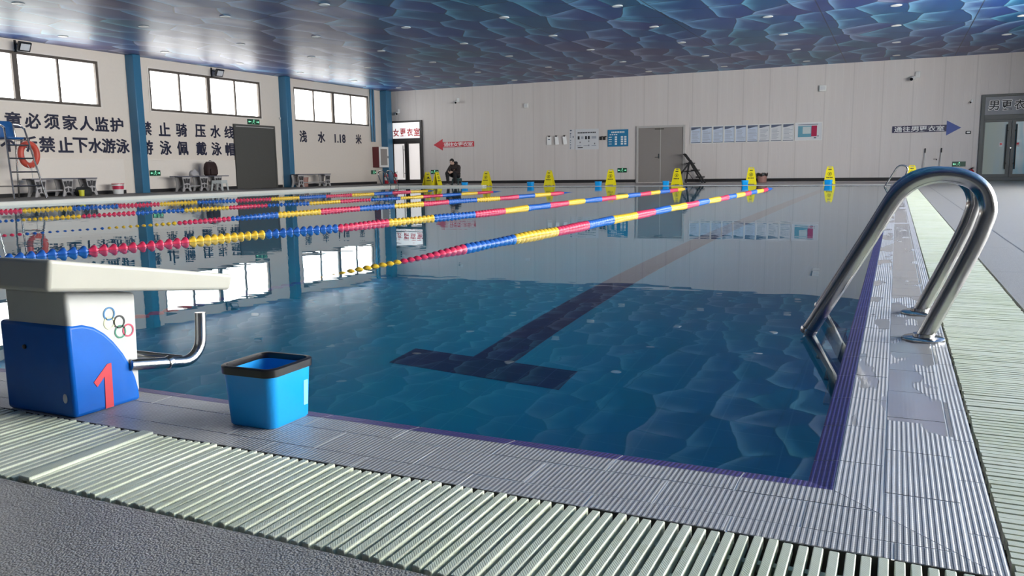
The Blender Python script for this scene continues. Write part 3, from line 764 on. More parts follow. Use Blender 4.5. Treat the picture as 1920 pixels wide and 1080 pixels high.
# white notice with black diagrams
root = empty('instruction_poster', (-11.40, YF-0.006, 1.78), label='large white poster with small black phone diagrams left of the blue board', cat='poster')
MB().bb(-0.50, 0.50, -0.008, 0, -0.41, 0.41).build('sheet', M['paper'], root)
mb = MB()
for k in range(11): mb.bb(-0.40+k*0.072, -0.345+k*0.072, -0.011, -0.008, 0.24, 0.29)
for x in (-0.36, -0.04, 0.08): mb.bb(x-0.04, x+0.04, -0.011, -0.008, 0.0, 0.13)
for x, z in ((-0.30, -0.12), (0.08, -0.08), (0.08, -0.25), (0.33, -0.18)): mb.bb(x-0.015, x+0.015, -0.011, -0.008, z-0.03, z+0.03)
mb.bb(-0.40, -0.18, -0.011, -0.008, -0.35, -0.31); mb.build('lettering', M['dark_ink'], root)
mb = MB()
for x in (-0.2, 0.25, 0.35): mb.bb(x-0.05, x+0.05, -0.011, -0.008, 0.02, 0.12)
for x in (-0.34, -0.05, 0.3): mb.bb(x-0.1, x+0.1, -0.011, -0.008, -0.27, -0.24)
mb.build('lettering', M['ink_faint'], root)
root = empty('instruction_poster', (-12.04, YF-0.006, 1.79), label='narrow transparent strip of black characters beside the large white poster', cat='poster')
MB().bb(-0.12, 0.10, -0.006, 0, -0.40, 0.40).build('sheet', M['paper'], root)
mb = MB()
for z, s in ((0.36, 0.05), (0.24, 0.035), (0.18, 0.03), (0.1, 0.03), (-0.04, 0.03), (-0.12, 0.025), (-0.22, 0.03), (-0.31, 0.03), (-0.37, 0.025)): mb.bb(-0.10, -0.10+s*1.6, -0.009, -0.006, z-s/2, z+s/2)
mb.bb(0.02, 0.06, -0.009, -0.006, 0.06, 0.14); mb.build('lettering', M['ink'], root)
# clipboards hanging on the wall
for k, (x, tilt, lab) in enumerate(((-13.05, 0.02, 'flat white sheet hanging from a hook, leftmost of the three hung sheets'), (-12.74, 0.28, 'twisted white sheet hanging from a hook between the two other hung sheets'), (-12.38, 0.34, 'slanted white sheet hanging from a hook nearest the white poster'))):
    root = empty('hanging_sheet', (x, YF, 1.94), label=lab, cat='paper', group='sheets hung on hooks')
    R_ = Matrix.Rotation(tilt, 3, 'Z') @ Matrix.Rotation(-tilt*0.35, 3, 'Y')
    mb = MB(); mb.box((0.03*(k > 0), -0.05, -0.18), (0.20 if k == 0 else 0.15, 0.012, 0.33), R_); mb.build('sheet', M['white_panel'], root)
    MB().bb(-0.03, 0.03, -0.07, 0, -0.03, 0.03).build('clip', M['black'], root)
    if k == 0: MB().bb(-0.05, 0.04, -0.062, -0.057, -0.14, -0.11).build('lettering', M['ink'], root)
for x, lab in ((-10.80, 'small black wall box beside the large white poster'), (-10.65, 'small black wall box with a stub, beside the blue board')):
    root = empty('wall_switch', (x, YF, 1.80), label=lab, cat='switch')
    MB().bb(-0.045, 0.045, -0.05, 0, -0.07, 0.07).build('case', M['black'], root, bevel=0.008)
    MB().bb(0.02, 0.09, -0.06, -0.02, 0.04, 0.08).build('stub', M['black'], root)
# exit signs
def exit_sign(loc, plane, label, w=0.40, h=0.19, mark='both'):
    root = empty('exit_sign', loc, 0 if plane == 'Y' else PI/2, label=label, cat='exit sign', group='green emergency exit signs')
    MB().bb(-w/2, w/2, -0.03, 0, -h/2, h/2).build('case', M['exit_green'], root, bevel=0.004)
    mb = MB(); z = h*0.5
    # running figure
    mb.bar((0.0, -0.032, 0.30*h), (0.012*w, -0.032, 0.30*h), 0.004, 0.05)
    R3 = Matrix.Rotation(PI/2, 4, 'X')
    mb.prism([(0.035*math.cos(a)*h/0.19*0.6+0.01, 0.30*h+0.035*math.sin(a)*h/0.19*0.6) for a in [k*PI/4 for k in range(8)]], 0.030, 0.033, R3)
    for a, b, t in (((0.0, 0.15), (-0.02, -0.10), 0.045), ((-0.02, -0.10), (-0.075, -0.16), 0.03), ((-0.075, -0.16), (-0.10, -0.34), 0.028), ((-0.02, -0.10), (0.05, -0.22), 0.03), ((0.05, -0.22), (0.035, -0.38), 0.028),
                    ((0.0, 0.14), (0.07, 0.02), 0.022), ((0.0, 0.14), (-0.075, 0.04), 0.022)):
        mb.bar((a[0]*w*1.6, -0.0315, a[1]*h), (b[0]*w*1.6, -0.0315, b[1]*h), t*0.55, 0.003)
    mb.build('symbol', M['exit_glow'], root)
    for s in ((-1, 1) if mark == 'both' else ((-1,) if mark == 'left' else (1,))):
        ar = MB(); ar.bb(min(s*0.22*w, s*0.40*w), max(s*0.22*w, s*0.40*w), -0.033, -0.030, -0.07*h, 0.07*h)
        ar.prism([(s*0.38*w, -0.2*h), (s*0.46*w, 0), (s*0.38*w, 0.2*h)], 0.030, 0.033, R3); ar.build('arrow', M['exit_glow'], root)
exit_sign((XL, 21.6, 2.43), 'X', 'green exit sign above the dark double door on the left wall', 0.60, 0.19)
exit_sign((XL+0.04, 17.05, 0.65), 'X', 'green exit sign low on the left wall beside the first blue column', 0.40, 0.17)
exit_sign((XL, 29.0, 0.57), 'X', 'green exit sign low on the left wall beside the corner column', 0.36, 0.18, 'right')
exit_sign((-18.6, YF, 0.545), 'Y', 'green exit sign low between the changing room door and seated person', 0.38, 0.18)
exit_sign((-9.9, YF, 0.51), 'Y', 'green exit sign low on the wall left of the grey double door', 0.38, 0.18)
exit_sign((2.0, YF, 0.57), 'Y', 'green exit sign low on the wall near the grey glazed door', 0.40, 0.17, 'left')
# cameras, speakers and small boxes
def bullet_cam(loc, rz, label, size=1.0):
    root = empty('security_camera', loc, rz, label=label, cat='security camera')
    s = size; MB().bb(-0.06*s+0.06*s, 0.06*s+0.06*s, -0.05*s, 0.0, -0.01, 0.16*s).build('mount', M['white'], root, bevel=0.01)
    A = Matrix.Rotation(PI/2+0.25, 4, 'X')
    MB().lathe([(0.03*s, 0), (0.055*s, 0.01*s), (0.055*s, 0.20*s), (0.05*s, 0.22*s)], 16, Matrix.Translation((-0.03*s, -0.05*s, 0.0)) @ A).build('body', M['white'], root, smooth=True)
    MB().lathe([(0.047*s, 0.215*s), (0.04*s, 0.228*s)], 16, Matrix.Translation((-0.03*s, -0.05*s, 0.0)) @ A).build('lens', M['lens'], root)
    MB().bar((0.03*s, -0.03*s, 0.02*s), (-0.03*s, -0.1*s, -0.02*s), 0.03*s).build('arm', M['white'], root)
bullet_cam((0.53, YF, 3.52), -0.3, 'white bullet security camera high on the wall above the blue arrow', 1.25)
bullet_cam((-17.4, YF, 3.55), 0.4, 'white bullet security camera high above the red arrow sign', 1.0)
bullet_cam((-20.45, YF, 3.2), 0.5, 'white bullet security camera just above the white changing room door', 1.1)
bullet_cam((2.24, YF, 2.63), 0.0, 'tiny white camera beside the top of the grey glazed door', 0.55)
def wall_box(loc, w, h, d, mat, label, face=None):
    root = empty('wall_box', loc, label=label, cat='wall box')
    MB().bb(-w/2, w/2, -d, 0, -h/2, h/2).build('case', mat, root, bevel=0.02, seg=3)
    f = MB(); f.bb(-w*0.32, w*0.32, -d-0.004, -d, -h*0.25, h*0.3); f.build('face', face or M['paper'], root)
wall_box((-14.08, YF, 3.24), 0.19, 0.19, 0.09, M['white'], 'small white speaker box high on the wall above the hanging sheets')
wall_box((-2.44, YF, 3.32), 0.24, 0.22, 0.12, M['white'], 'small white speaker box high on the wall above the floor plan')
wall_box((2.22, YF, 1.62), 0.16, 0.10, 0.04, M['black'], 'small black reader with white display beside the grey glazed door', M['white_panel'])
wall_box((XL+0.06, 23.0, 2.62), 0.06, 0.09, 0.05, M['white'], 'tiny white box on the left wall right of the exit sign')
# flood lamps above the left windows
def flood(y, label):
    root = empty('flood_lamp', (XL, y, 3.98), label=label, cat='flood lamp')
    R_ = Matrix.Rotation(0.45, 3, 'Y')
    MB().box((0.34, 0, -0.03), (0.07, 0.34, 0.25), R_).build('housing', M['black'], root, bevel=0.012)
    MB().box((0.379, 0, -0.047), (0.006, 0.25, 0.17), R_).build('lamp_glass', M['paper'], root)
    mb = MB(); mb.bar((0.0, -0.02, 0.08), (0.32, -0.02, -0.02), 0.03); mb.bar((0.0, -0.02, -0.15), (0.0, -0.02, 0.16), 0.05); mb.build('bracket', M['black'], root)
flood(12.93, 'black square flood lamp above the leftmost window in view')
flood(19.75, 'black square flood lamp above the middle window of the left wall')
# ceiling downlights
rowy = [10.05, 13.2, 16.45, 19.5, 22.5, 25.75, 28.95]; colx = [-19.5, -16.6, -14.0, -11.2, -8.48, -5.7, -2.9, -0.1, 2.7]
oy = {28.95: 'nearest', 25.75: 'second', 22.5: 'third', 19.5: 'fourth', 16.45: 'fifth', 13.2: 'sixth', 10.05: 'seventh'}
ox = ['nearest', 'second', 'third', 'fourth', 'fifth', 'sixth', 'seventh', 'eighth', 'ninth']
proto = None
vis = {10.05: (1,), 13.2: (0, 1, 2, 3), 16.45: range(0, 6), 19.5: range(0, 8), 22.5: range(0, 9), 25.75: range(0, 9), 28.95: range(0, 9)}
for y in rowy:
    for i in vis[y]:
        if proto is None:
            proto = empty('ceiling_downlight', (0, 0, 0)); o = proto
            MB().lathe([(0.075, 0.0), (0.115, 0.0), (0.125, -0.008), (0.11, -0.018), (0.08, -0.014)], 24, cap0=False, cap1=False).build('trim_ring', M['white'], proto, smooth=True)
            MB().lathe([(0.08, -0.004), (0.08, -0.012), (0.02, -0.015)], 24).build('diffuser', M['white_panel'], proto, smooth=True)
        else: o = copy_tree(proto)
        o.location = (colx[i], y, ZC)
        a = 'along the far wall' if y == 28.95 else '%s row from the far wall' % oy[y]
        tag(o, 'round white ceiling downlight, %s, %s from the left wall' % (a, ox[i]), 'ceiling light', 'round ceiling downlights')

# ------------------------------------------------------------------ starting block
root = empty('starting_block', (-1.865, -0.25, 0.0), label='white starting block with blue base, number 1 and coloured rings', cat='starting block')
HW = 0.122
prof = [(0.0, 0.0), (0.0, 0.236), (0.043, 0.234), (0.075, 0.222), (0.105, 0.200), (0.130, 0.173), (0.155, 0.138), (0.175, 0.100), (0.187, 0.066), (0.194, 0.035), (0.197, 0.0)]
YZ = Matrix(((0, 0, 1, 0), (1, 0, 0, 0), (0, 1, 0, 0), (0, 0, 0, 1)))
MB().prism(prof, -0.140, HW, YZ).build('base_shell', M['block_blue'], root, bevel=0.010, seg=3)
MB().prism([(0.006, 0.18), (0.004, 0.322), (0.208, 0.290), (0.200, 0.02), (0.10, 0.02), (0.05, 0.15)], -0.112, HW-0.0035, YZ).build('pedestal', M['pedestal'], root, bevel=0.010, seg=3)
# sloping platform, thick at the back and thin over the water
mb = MB()
def ring4(y, z0, z1, w0, w1): return [(-w0, y, z0), (w0, y, z0), (w1, y, z1), (-w1, y, z1)]
A = [mb.bm.verts.new(p) for p in ring4(-0.092, 0.336, 0.413, 0.192, 0.210)]
B = [mb.bm.verts.new(p) for p in ring4(0.478, 0.262, 0.309, 0.190, 0.206)]
mb.bm.faces.new(A[::-1]); mb.bm.faces.new(B)
for k in range(4): mb.bm.faces.new((A[k], A[(k+1) % 4], B[(k+1) % 4], B[k]))
mb.build('platform', M['cream'], root, bevel=0.010, seg=3)
# painted number and rings on the right-hand face
FX = HW + 0.0006
def face_prism(P, mat, name, x0=-0.001, x1=0.0010, parent=root):
    return MB().prism(P, FX+x0, FX+x1, YZ).build(name, mat, parent)
face_prism([(0.086, 0.004), (0.110, 0.004), (0.113, 0.119), (0.101, 0.119), (0.058, 0.080), (0.067, 0.066), (0.090, 0.088)], M['number_red'], 'number')
for y, z, r, c, nm in ((0.122, 0.2465, 0.0165, 'ring_blue', 'blue ring'), (0.121, 0.2225, 0.0160, 'ring_yellow', 'worn yellow ring'), (0.150, 0.2205, 0.0165, 'ring_black', 'black ring'), (0.151, 0.1940, 0.0165, 'ring_green', 'green ring'), (0.1755, 0.1935, 0.0165, 'ring_red', 'red ring')):
    n_ = 36; mb = MB(); t = 0.0030
    a = [mb.bm.verts.new((FX-0.0040+0.0014, y+(r-t)*math.cos(2*PI*k/n_), z+(r-t)*math.sin(2*PI*k/n_))) for k in range(n_)]
    b = [mb.bm.verts.new((FX-0.0040+0.0014, y+(r+t*0.3)*math.cos(2*PI*k/n_), z+(r+t*0.3)*math.sin(2*PI*k/n_))) for k in range(n_)]
    c2 = [mb.bm.verts.new((FX-0.0058, y+(r+t*0.3)*math.cos(2*PI*k/n_), z+(r+t*0.3)*math.sin(2*PI*k/n_))) for k in range(n_)]
    for k in range(n_):
        k2 = (k+1) % n_; mb.bm.faces.new((a[k], a[k2], b[k2], b[k])); mb.bm.faces.new((b[k], b[k2], c2[k2], c2[k]))
    o = mb.build('ring', M[c], root); o['label'] = nm
MB().lathe([(0.006, 0), (0.006, 0.003), (0.003, 0.004)], 12, Matrix.Translation((-0.045, -0.0005, 0.172)) @ Matrix.Rotation(PI/2, 4, 'X')).build('bolt', M['black'], root)
MB().lathe([(0.012, 0), (0.012, 0.002)], 14, Matrix.Translation((HW-0.03, -0.0005, 0.05)) @ Matrix.Rotation(PI/2, 4, 'X') @ Matrix.Diagonal((0.6, 1, 1, 1))).build('plug', M['paper'], root)
# backstroke grip: steel tube out over the water, bent upwards, with a brace
hx = HW - 0.002
pts = [(hx, 0.17, 0.100), (hx, 0.30, 0.078), (hx, 0.345, 0.070)] + [(hx, 0.345+0.075*math.sin(a), 0.070-0.012*math.sin(a)+0.075*(1-math.cos(a))) for a in [PI/2*k/8 for k in range(1, 9)]] + [(hx, 0.424, 0.200)]
root2 = empty('grip_handle'); root2.parent = root
MB().tube(pts, 0.0158, 18).build('grip_tube', M['steel'], root2, smooth=True, angle=60)
MB().tube([(hx-0.20, 0.17, 0.128), (hx-0.03, 0.315, 0.085), (hx, 0.345, 0.076)], 0.013, 14).build('grip_brace', M['steel'], root2, smooth=True, angle=60)
MB().lathe([(0.019, -0.007), (0.019, 0.007)], 16, Matrix.Translation((hx, 0.298, 0.0785)) @ Matrix.Rotation(PI/2+0.17, 4, 'X')).build('grip_collar', M['steel'], root2, smooth=True)

# ------------------------------------------------------------------ blue bucket at the pool edge
def bucket(loc, rz, w, d, h, label, detail=True, cap=None):
    root = empty('waste_bucket', loc, rz, label=label, cat='bucket', group=None if detail else 'blue buckets at the far pool end')
    t = w*0.045
    mb = MB()
    mb.rrect(w, d, w*0.16, [(0.0, -0.004), (0.004, 0.0), (h*0.93, t*1.25), (h*0.93, t*1.25-0.004), (0.012, -0.006)], 6)
    mb.build('body', M['bucket_blue'], root, smooth=True, angle=50)
    mb = MB(); r0 = t*1.25
    mb.rrect(w, d, w*0.16, [(h*0.865, r0-0.0008), (h*0.865, r0+0.0045), (h*0.985, r0+0.0055), (h, r0+0.003), (h, r0-0.0045), (h*0.93, r0-0.0055), (h*0.90, r0-0.0048)], 6, cap0=False, cap1=False)
    mb.build('rim', M['black'] if detail else M['bucket_blue'], root, smooth=True, angle=50)
    return root
bk = bucket((-1.290, -0.060, 0.0), 0.02, 0.139, 0.145, 0.148, 'blue plastic bucket with black rim standing on the near pool edge')
mb = MB(); P = lambda z, d: 0.0695+0.0079*(z-0.004)/0.134+d
mb.prism([(P(0.032, 0.0001), 0.032), (P(0.032, 0.0009), 0.032), (P(0.095, 0.0009), 0.095), (P(0.095, 0.0001), 0.095)], 0.040, 0.056, Matrix(((1, 0, 0, 0), (0, 0, 1, 0), (0, 1, 0, 0), (0, 0, 0, 1)))); o = mb.build('patch', M['patch'], bk); o['label'] = 'pale patch'
o.rotation_euler = (0, 0.0, 0)
bx = [(-14.42, 'leftmost, beside the seated person'), (-11.75, 'second from the left'), (-9.2, 'third from the left'), (-6.84, 'fourth from the left, left of the stepladder'), (-4.28, 'fifth from the left'), (-1.79, 'rightmost')]
for x, lab in bx:
    bucket((x, PY+0.13, 0.0), random.uniform(-0.4, 0.4), 0.19, 0.19, 0.155, 'small blue bucket on the far pool edge, ' + lab, detail=False)

# ------------------------------------------------------------------ pool ladders
def ladder(loc, rz, label, ys=(0.0, 0.5485), R_=0.0268, flange=0.068):
    root = empty('pool_ladder', loc, rz, label=label, cat='ladder')
    P = [(0.189, 0.0), (0.272, 0.195), (0.327, 0.333), (0.350, 0.405), (0.358, 0.450), (0.345, 0.500), (0.316, 0.535), (0.272, 0.556), (0.215, 0.5625), (0.160, 0.552), (0.110, 0.522), (0.070, 0.470), (0.0, 0.337), (-0.085, 0.180), (-0.172, 0.022), (-0.190, -0.008)]
    for y in ys:
        pts = catmull([(x, y, z) for x, z in P], 6)
        rail = MB().tube(pts, R_, 24).build('rail', M['steel'], root, smooth=True, angle=60)
        MB().lathe([(flange, 0.0005), (flange, 0.006), (flange*0.93, 0.010), (0.034, 0.012), (0.033, 0.022), (0.027, 0.022)], 32, Matrix.Translation((0.190, y, 0))).build('flange', M['steel'], rail, smooth=True, angle=40)
        leg = MB().tube([(-0.182, y, 0.004), (-0.150, y, -0.20), (-0.095, y, -0.50), (-0.075, y, -0.95)], R_*0.72, 18).build('leg', M['steel'], root, smooth=True, angle=60)
        MB().tube([(-0.180, y, 0.012), (-0.1835, y, 0.004)], R_*1.12, 20).build('collar', M['steel'], leg, smooth=True)
    for z in (-0.36, -0.62, -0.88):
        x = -0.12 if z > -0.5 else -0.09
        MB().bb(x-0.035, x+0.045, ys[0], ys[1], z-0.014, z+0.014).build('tread', M['steel'], root, bevel=0.006)
    return root
ladder((0.0, 1.527, 0.0), 0, 'polished steel pool ladder with looped handrails on the right pool edge, nearest the camera')
ladder((0.0, 22.75, 0.0), 0, 'steel pool ladder at the far end of the right pool edge, before a yellow sign', R_=0.021)
ladder((PX+0.03, 25.12, DL), PI, 'steel pool ladder with looped handrails on the far left pool edge before the glazed door', R_=0.021)

# ------------------------------------------------------------------ lane ropes
def float_mesh():
    mb = MB(); X90 = Matrix.Rotation(-PI/2, 4, 'X')
    mb.lathe([(0.008, -0.041), (0.012, -0.041), (0.014, -0.034), (0.029, -0.020), (0.0400, -0.002), (0.0430, 0.010), (0.0420, 0.017), (0.0365, 0.017), (0.0250, 0.003), (0.013, -0.004), (0.012, 0.038), (0.008, 0.038)], 18, X90)
    for k in range(6):
        a = 2*PI*k/6; mb.box((0.026*math.cos(a), 0.008, 0.026*math.sin(a)), (0.024, 0.014, 0.003), Matrix.Rotation(-a, 3, 'Y'))
    for v in mb.bm.verts: v.co.y *= (1.0 if abs(v.co.y) > 0.0335 else 0.70)
    bmesh.ops.recalc_face_normals(mb.bm, faces=mb.bm.faces)
    me = bpy.data.meshes.new('lane_float'); mb.bm.to_mesh(me); mb.bm.free(); me.shade_smooth(); me.set_sharp_from_angle(angle=math.radians(45)); return me
FM = {}
for c in ('f_red', 'f_blue', 'f_yellow'):
    me = float_mesh(); me.materials.append(M[c]); FM[c] = me
ORDER = ['f_red', 'f_blue', 'f_yellow']
def interp(tab, y):
    if y <= tab[0][0]: return tab[0][1]
    for (a, va), (b, vb) in zip(tab, tab[1:]):
        if y <= b:
            t = (y-a)/(b-a); t = t*t*(3-2*t); return va+(vb-va)*t
    return tab[-1][1]
def rope(xt, zt, y_vis, phase, label, order=ORDER, pitch=0.084, per=11):
    root = empty('lane_rope', (interp(xt, 12), 12.0, WZ), label=label, cat='lane rope', group='five lane ropes across the pool')
    ox_ = root.location.x
    ys = [0.12+pitch*k for k in range(int((PY-0.25)/pitch))]
    pt = lambda y: Vector((interp(xt, y)-ox_ + 0.012*math.sin(y*2.3), y-12.0, interp(zt, y)-WZ + 0.003*math.sin(y*5.1)))
    MB().tube([pt(y) for y in ys[::4]]+[pt(PY-0.02)], 0.006, 6).build('cable', M['cable'], root, smooth=True)
    rest = bmesh.new(); n = 0
    rmats = {c: i for i, c in enumerate(ORDER)}
    for y in ys:
        k = math.floor((y-phase)/(pitch*per)); c = order[k % 3]
        p = pt(y); t = (pt(y+0.05)-pt(y-0.05)).normalized()
        q = Vector((0, 1, 0)).rotation_difference(t)
        mtx = Matrix.Translation(p) @ q.to_matrix().to_4x4() @ Matrix.Rotation(random.uniform(0, 6.28), 4, 'Y')
        if y >= y_vis and n < 100:
            o = bpy.data.objects.new('lane_float', FM[c]); COL.objects.link(o); o.parent = root; o.matrix_local = mtx; n += 1
        else:
            i0 = len(rest.verts); f0 = len(rest.faces)
            rest.from_mesh(FM[c]); rest.verts.ensure_lookup_table(); rest.faces.ensure_lookup_table()
            bmesh.ops.transform(rest, matrix=mtx, verts=rest.verts[i0:])
            for f in rest.faces[f0:]: f.material_index = rmats[c]
    me = bpy.data.meshes.new('float_string'); rest.to_mesh(me); rest.free()
    for c in ORDER: me.materials.append(M[c])
    o = bpy.data.objects.new('float_string', me); COL.objects.link(o); o.parent = root; o['kind'] = 'stuff'
    o['label'] = 'remaining floats of the rope'
Z0, ZS = -0.002, -0.038
RYB = ['f_red', 'f_yellow', 'f_blue']
rope([(0, -2.93), (3, -2.96), (6, -2.93), (10, -2.95), (25.2, -2.95)], [(0, -0.075), (1.9, -0.072), (2.7, ZS), (4.3, -0.012), (5.5, Z0), (20.8, Z0), (22.2, -0.06)], 2.2, 3.14, 'lane rope of red, blue and yellow floats nearest the pool ladder, its near end sinking')
rope([(0, -5.95), (2.5, -5.85), (4.2, -5.68), (6, -5.42), (9, -5.18), (13, -5.25), (25.2, -5.3)], [(0, Z0), (20.8, Z0), (22.2, -0.06)], 2.2, 5.70, 'lane rope of large floats just behind the starting block, second from the ladder', RYB)
rope([(0, -8.3), (4, -8.36), (6, -8.12), (9, -8.05), (12, -7.85), (15, -7.6), (25.2, -7.6)], [(0, ZS), (5.2, ZS), (6.2, -0.02), (8, Z0), (17.4, Z0), (19.0, -0.06)], 3.6, 6.0, 'middle lane rope, its near floats half sunk and showing only dark tips')
rope([(0, -11.2), (6, -11.14), (8, -11.0), (10, -10.8), (12, -10.45), (15, -10.1), (25.2, -10.0)], [(0, ZS), (5.8, -0.028), (7, -0.014), (9, -0.010), (18.3, -0.010), (20.0, -0.06)], 5.4, 6.9, 'lane rope second from the left pool edge, low in the water')
rope([(0, -14.1), (8, -14.05), (11, -13.75), (14, -13.2), (17, -12.9), (25.2, -12.7)], [(0, Z0), (19.3, Z0), (21.0, -0.06)], 7.2, 9.82, 'lane rope nearest the white curb on the left side of the pool', RYB)

# ------------------------------------------------------------------ caution boards
def caution(loc, rz, label, h=0.56, w0=0.34, w1=0.19, spread=0.15, mark=1, mats='yellow'):
    root = empty('caution_board', loc, rz, label=label, cat='caution sign', group='yellow caution boards')
    a = math.atan2(spread, h)
    for s in (-1, 1):
        panel = empty('board_panel'); panel.parent = root
        # panel built upright then leaned against its mate
        R_ = Matrix.Translation((0, s*spread, 0)) @ Matrix.Rotation(s*a, 4, 'X')
        mb = MB(); V = Matrix.Rotation(PI/2, 4, 'X')
        P = [(-w0/2, 0.0), (-w0/2+0.05, 0.0), (-w0/2+0.06, 0.025), (w0/2-0.06, 0.025), (w0/2-0.05, 0.0), (w0/2, 0.0), (w1/2+0.012, h*0.88), (w1/2, h*0.90), (w1/2, h-0.015), (w1/2-0.02, h), (0.055, h), (0.045, h-0.035), (-0.045, h-0.035), (-0.055, h), (-w1/2+0.02, h), (-w1/2, h-0.015), (-w1/2, h*0.90), (-w1/2-0.012, h*0.88)]
        mb.prism(P, -0.008, 0.008, R_ @ V); mb.build('plate', M['yellow'], panel)
        # outward face print
        F = R_ @ V; zo = (0.008, 0.0105) if s < 0 else (-0.0105, -0.008)
        mb = MB(); c = (0.0, h*0.60); r = 0.062; N = 20
        if mark == 1:
            for k in range(N):
                a0, a1 = 2*PI*k/N, 2*PI*(k+1)/N
                mb.prism([(c[0]+r*math.cos(a0), c[1]+r*math.sin(a0)), (c[0]+r*math.cos(a1), c[1]+r*math.sin(a1)), (c[0]+r*0.82*math.cos(a1), c[1]+r*0.82*math.sin(a1)), (c[0]+r*0.82*math.cos(a0), c[1]+r*0.82*math.sin(a0))], *zo, F)
            q = h*0.60
            mb.prism([(0.016+0.010*math.cos(PI*k/4), q+0.032+0.010*math.sin(PI*k/4)) for k in range(8)], *zo, F)
            for (x0, y0), (x1, y1), t in (((0.010, 0.018), (-0.012, -0.008), 0.010), ((-0.012, -0.008), (0.012, -0.022), 0.007), ((0.012, -0.022), (0.034, -0.014), 0.006), ((-0.012, -0.008), (-0.004, -0.038), 0.007), ((0.006, 0.014), (-0.024, 0.018), 0.005), ((0.006, 0.014), (0.030, 0.004), 0.005)):
                dx, dy = x1-x0, y1-y0; l = math.hypot(dx, dy); nx_, ny_ = -dy/l*t, dx/l*t
                mb.prism([(x0+nx_, q+y0+ny_), (x0-nx_, q+y0-ny_), (x1-nx_, q+y1-ny_), (x1+nx_, q+y1+ny_)], *zo, F)
        else:
            mb.prism([(-0.075, h*0.54), (0.075, h*0.54), (0.0, h*0.70)], *zo, F)
        mb.build('pictogram', M['dark_ink'], panel)
        mb = MB()
        for k in range(4): mb.prism([(-0.092+k*0.048, h*0.36), (-0.056+k*0.048, h*0.36), (-0.056+k*0.048, h*0.42), (-0.092+k*0.048, h*0.42)], *zo, F)
        mb.prism([(-0.05, h*0.82), (0.05, h*0.82), (0.05, h*0.87), (-0.05, h*0.87)], *zo, F)
        mb.build('lettering', M['dark_ink'], panel)
    MB().tube([(-w1*0.4, 0, h-0.012), (w1*0.4, 0, h-0.012)], 0.012, 8).build('hinge', M['yellow'], root)
    return root
caution((-16.78, 26.6, 0), PI/2-0.55, 'yellow A-frame caution board seen edge-on, left one of the pair near the seated person', mark=0)
caution((-16.05, 26.1, 0), PI/2-0.12, 'yellow A-frame caution board standing open, directly left of the seated person', w0=0.30)
caution((-14.0, 26.3, 0), 0.05, 'yellow caution board right of the seated person')
caution((-11.42, 26.3, 0), -0.03, 'yellow caution board below the hanging white sheets')
caution((-9.07, 26.3, 0), 0.12, 'yellow caution board left of the low exit sign and grey double door')
caution((-6.70, 26.3, 0), -0.02, 'yellow caution board standing in front of the grey double door, beside the stepladder')
caution((-4.24, 26.3, 0), 0.06, 'yellow caution board beside the brown bin with black liner')
caution((-1.82, 26.3, 0), 0.0, 'yellow caution board below the white speaker box, left of the far right ladder')
caution((0.52, 26.9, 0), 0.08, 'yellow caution board framed by the loop of the far right pool ladder')

# ------------------------------------------------------------------ benches, bags and buckets on the left deck
def bench(loc, L, label, legs):
    root = empty('bench', loc, PI/2, label=label, cat='bench')       # long axis along the wall
    top = empty('seat'); top.parent = root
    for k in range(4): MB().bb(-L/2+0.01*(k % 2), L/2-0.01*(k % 2), -0.19+k*0.10, -0.11+k*0.10, 0.455, 0.485).build('slat', M['bench_top'], top, bevel=0.004)
    for x in legs:
        lg = empty('leg_frame', (x, 0, 0)); lg.parent = root
        mb = MB(); V = Matrix.Rotation(PI/2, 4, 'X')
        P = [(-0.18, 0), (-0.115, 0), (-0.055, 0.10), (0.055, 0.10), (0.115, 0), (0.18, 0), (0.125, 0.20), (0.125, 0.27), (0.17, 0.455), (-0.17, 0.455), (-0.125, 0.27), (-0.125, 0.20)]
        mb.prism(P, 0.135, 0.165, V); mb.prism(P, -0.165, -0.135, V); mb.bb(-0.03, 0.03, -0.135, 0.135, 0.14, 0.19); mb.bb(-0.03, 0.03, -0.135, 0.135, 0.40, 0.44)
        mb.build('casting', M['bench_leg'], lg)
        mb = MB()
        for q in (-1, 1):
            mb.prism([(q*0.022, 0.26), (q*0.10, 0.25), (q*0.135, 0.40), (q*0.05, 0.40)][::q], 0.166, 0.169, V)
            mb.prism([(q*0.02, 0.13), (q*0.075, 0.11), (q*0.105, 0.20), (q*0.02, 0.22)][::q], 0.166, 0.169, V)
        mb.prism([(-0.02, 0.27), (0.02, 0.27), (0.035, 0.41), (-0.035, 0.41)], 0.166, 0.169, V)
        mb.build('inlay', M['bench_dark'], lg)
    MB().bb(min(legs), max(legs), -0.10, 0.02, 0.15, 0.18).build('shelf', M['bench_leg'], root, bevel=0.004)
    return root
bench((-20.3, 13.35, DL), 1.95, 'grey slatted bench behind the lifeguard chair on the left deck', (-0.7, 0.08, 0.80))
bench((-20.3, 18.25, DL), 2.15, 'grey slatted bench carrying the dark backpack, left of the dark door', (-0.72, 0.0, 0.62))
bench((-20.3, 23.85, DL), 1.90, 'grey slatted bench under the third window beside the second blue column', (-0.82, 0.78))
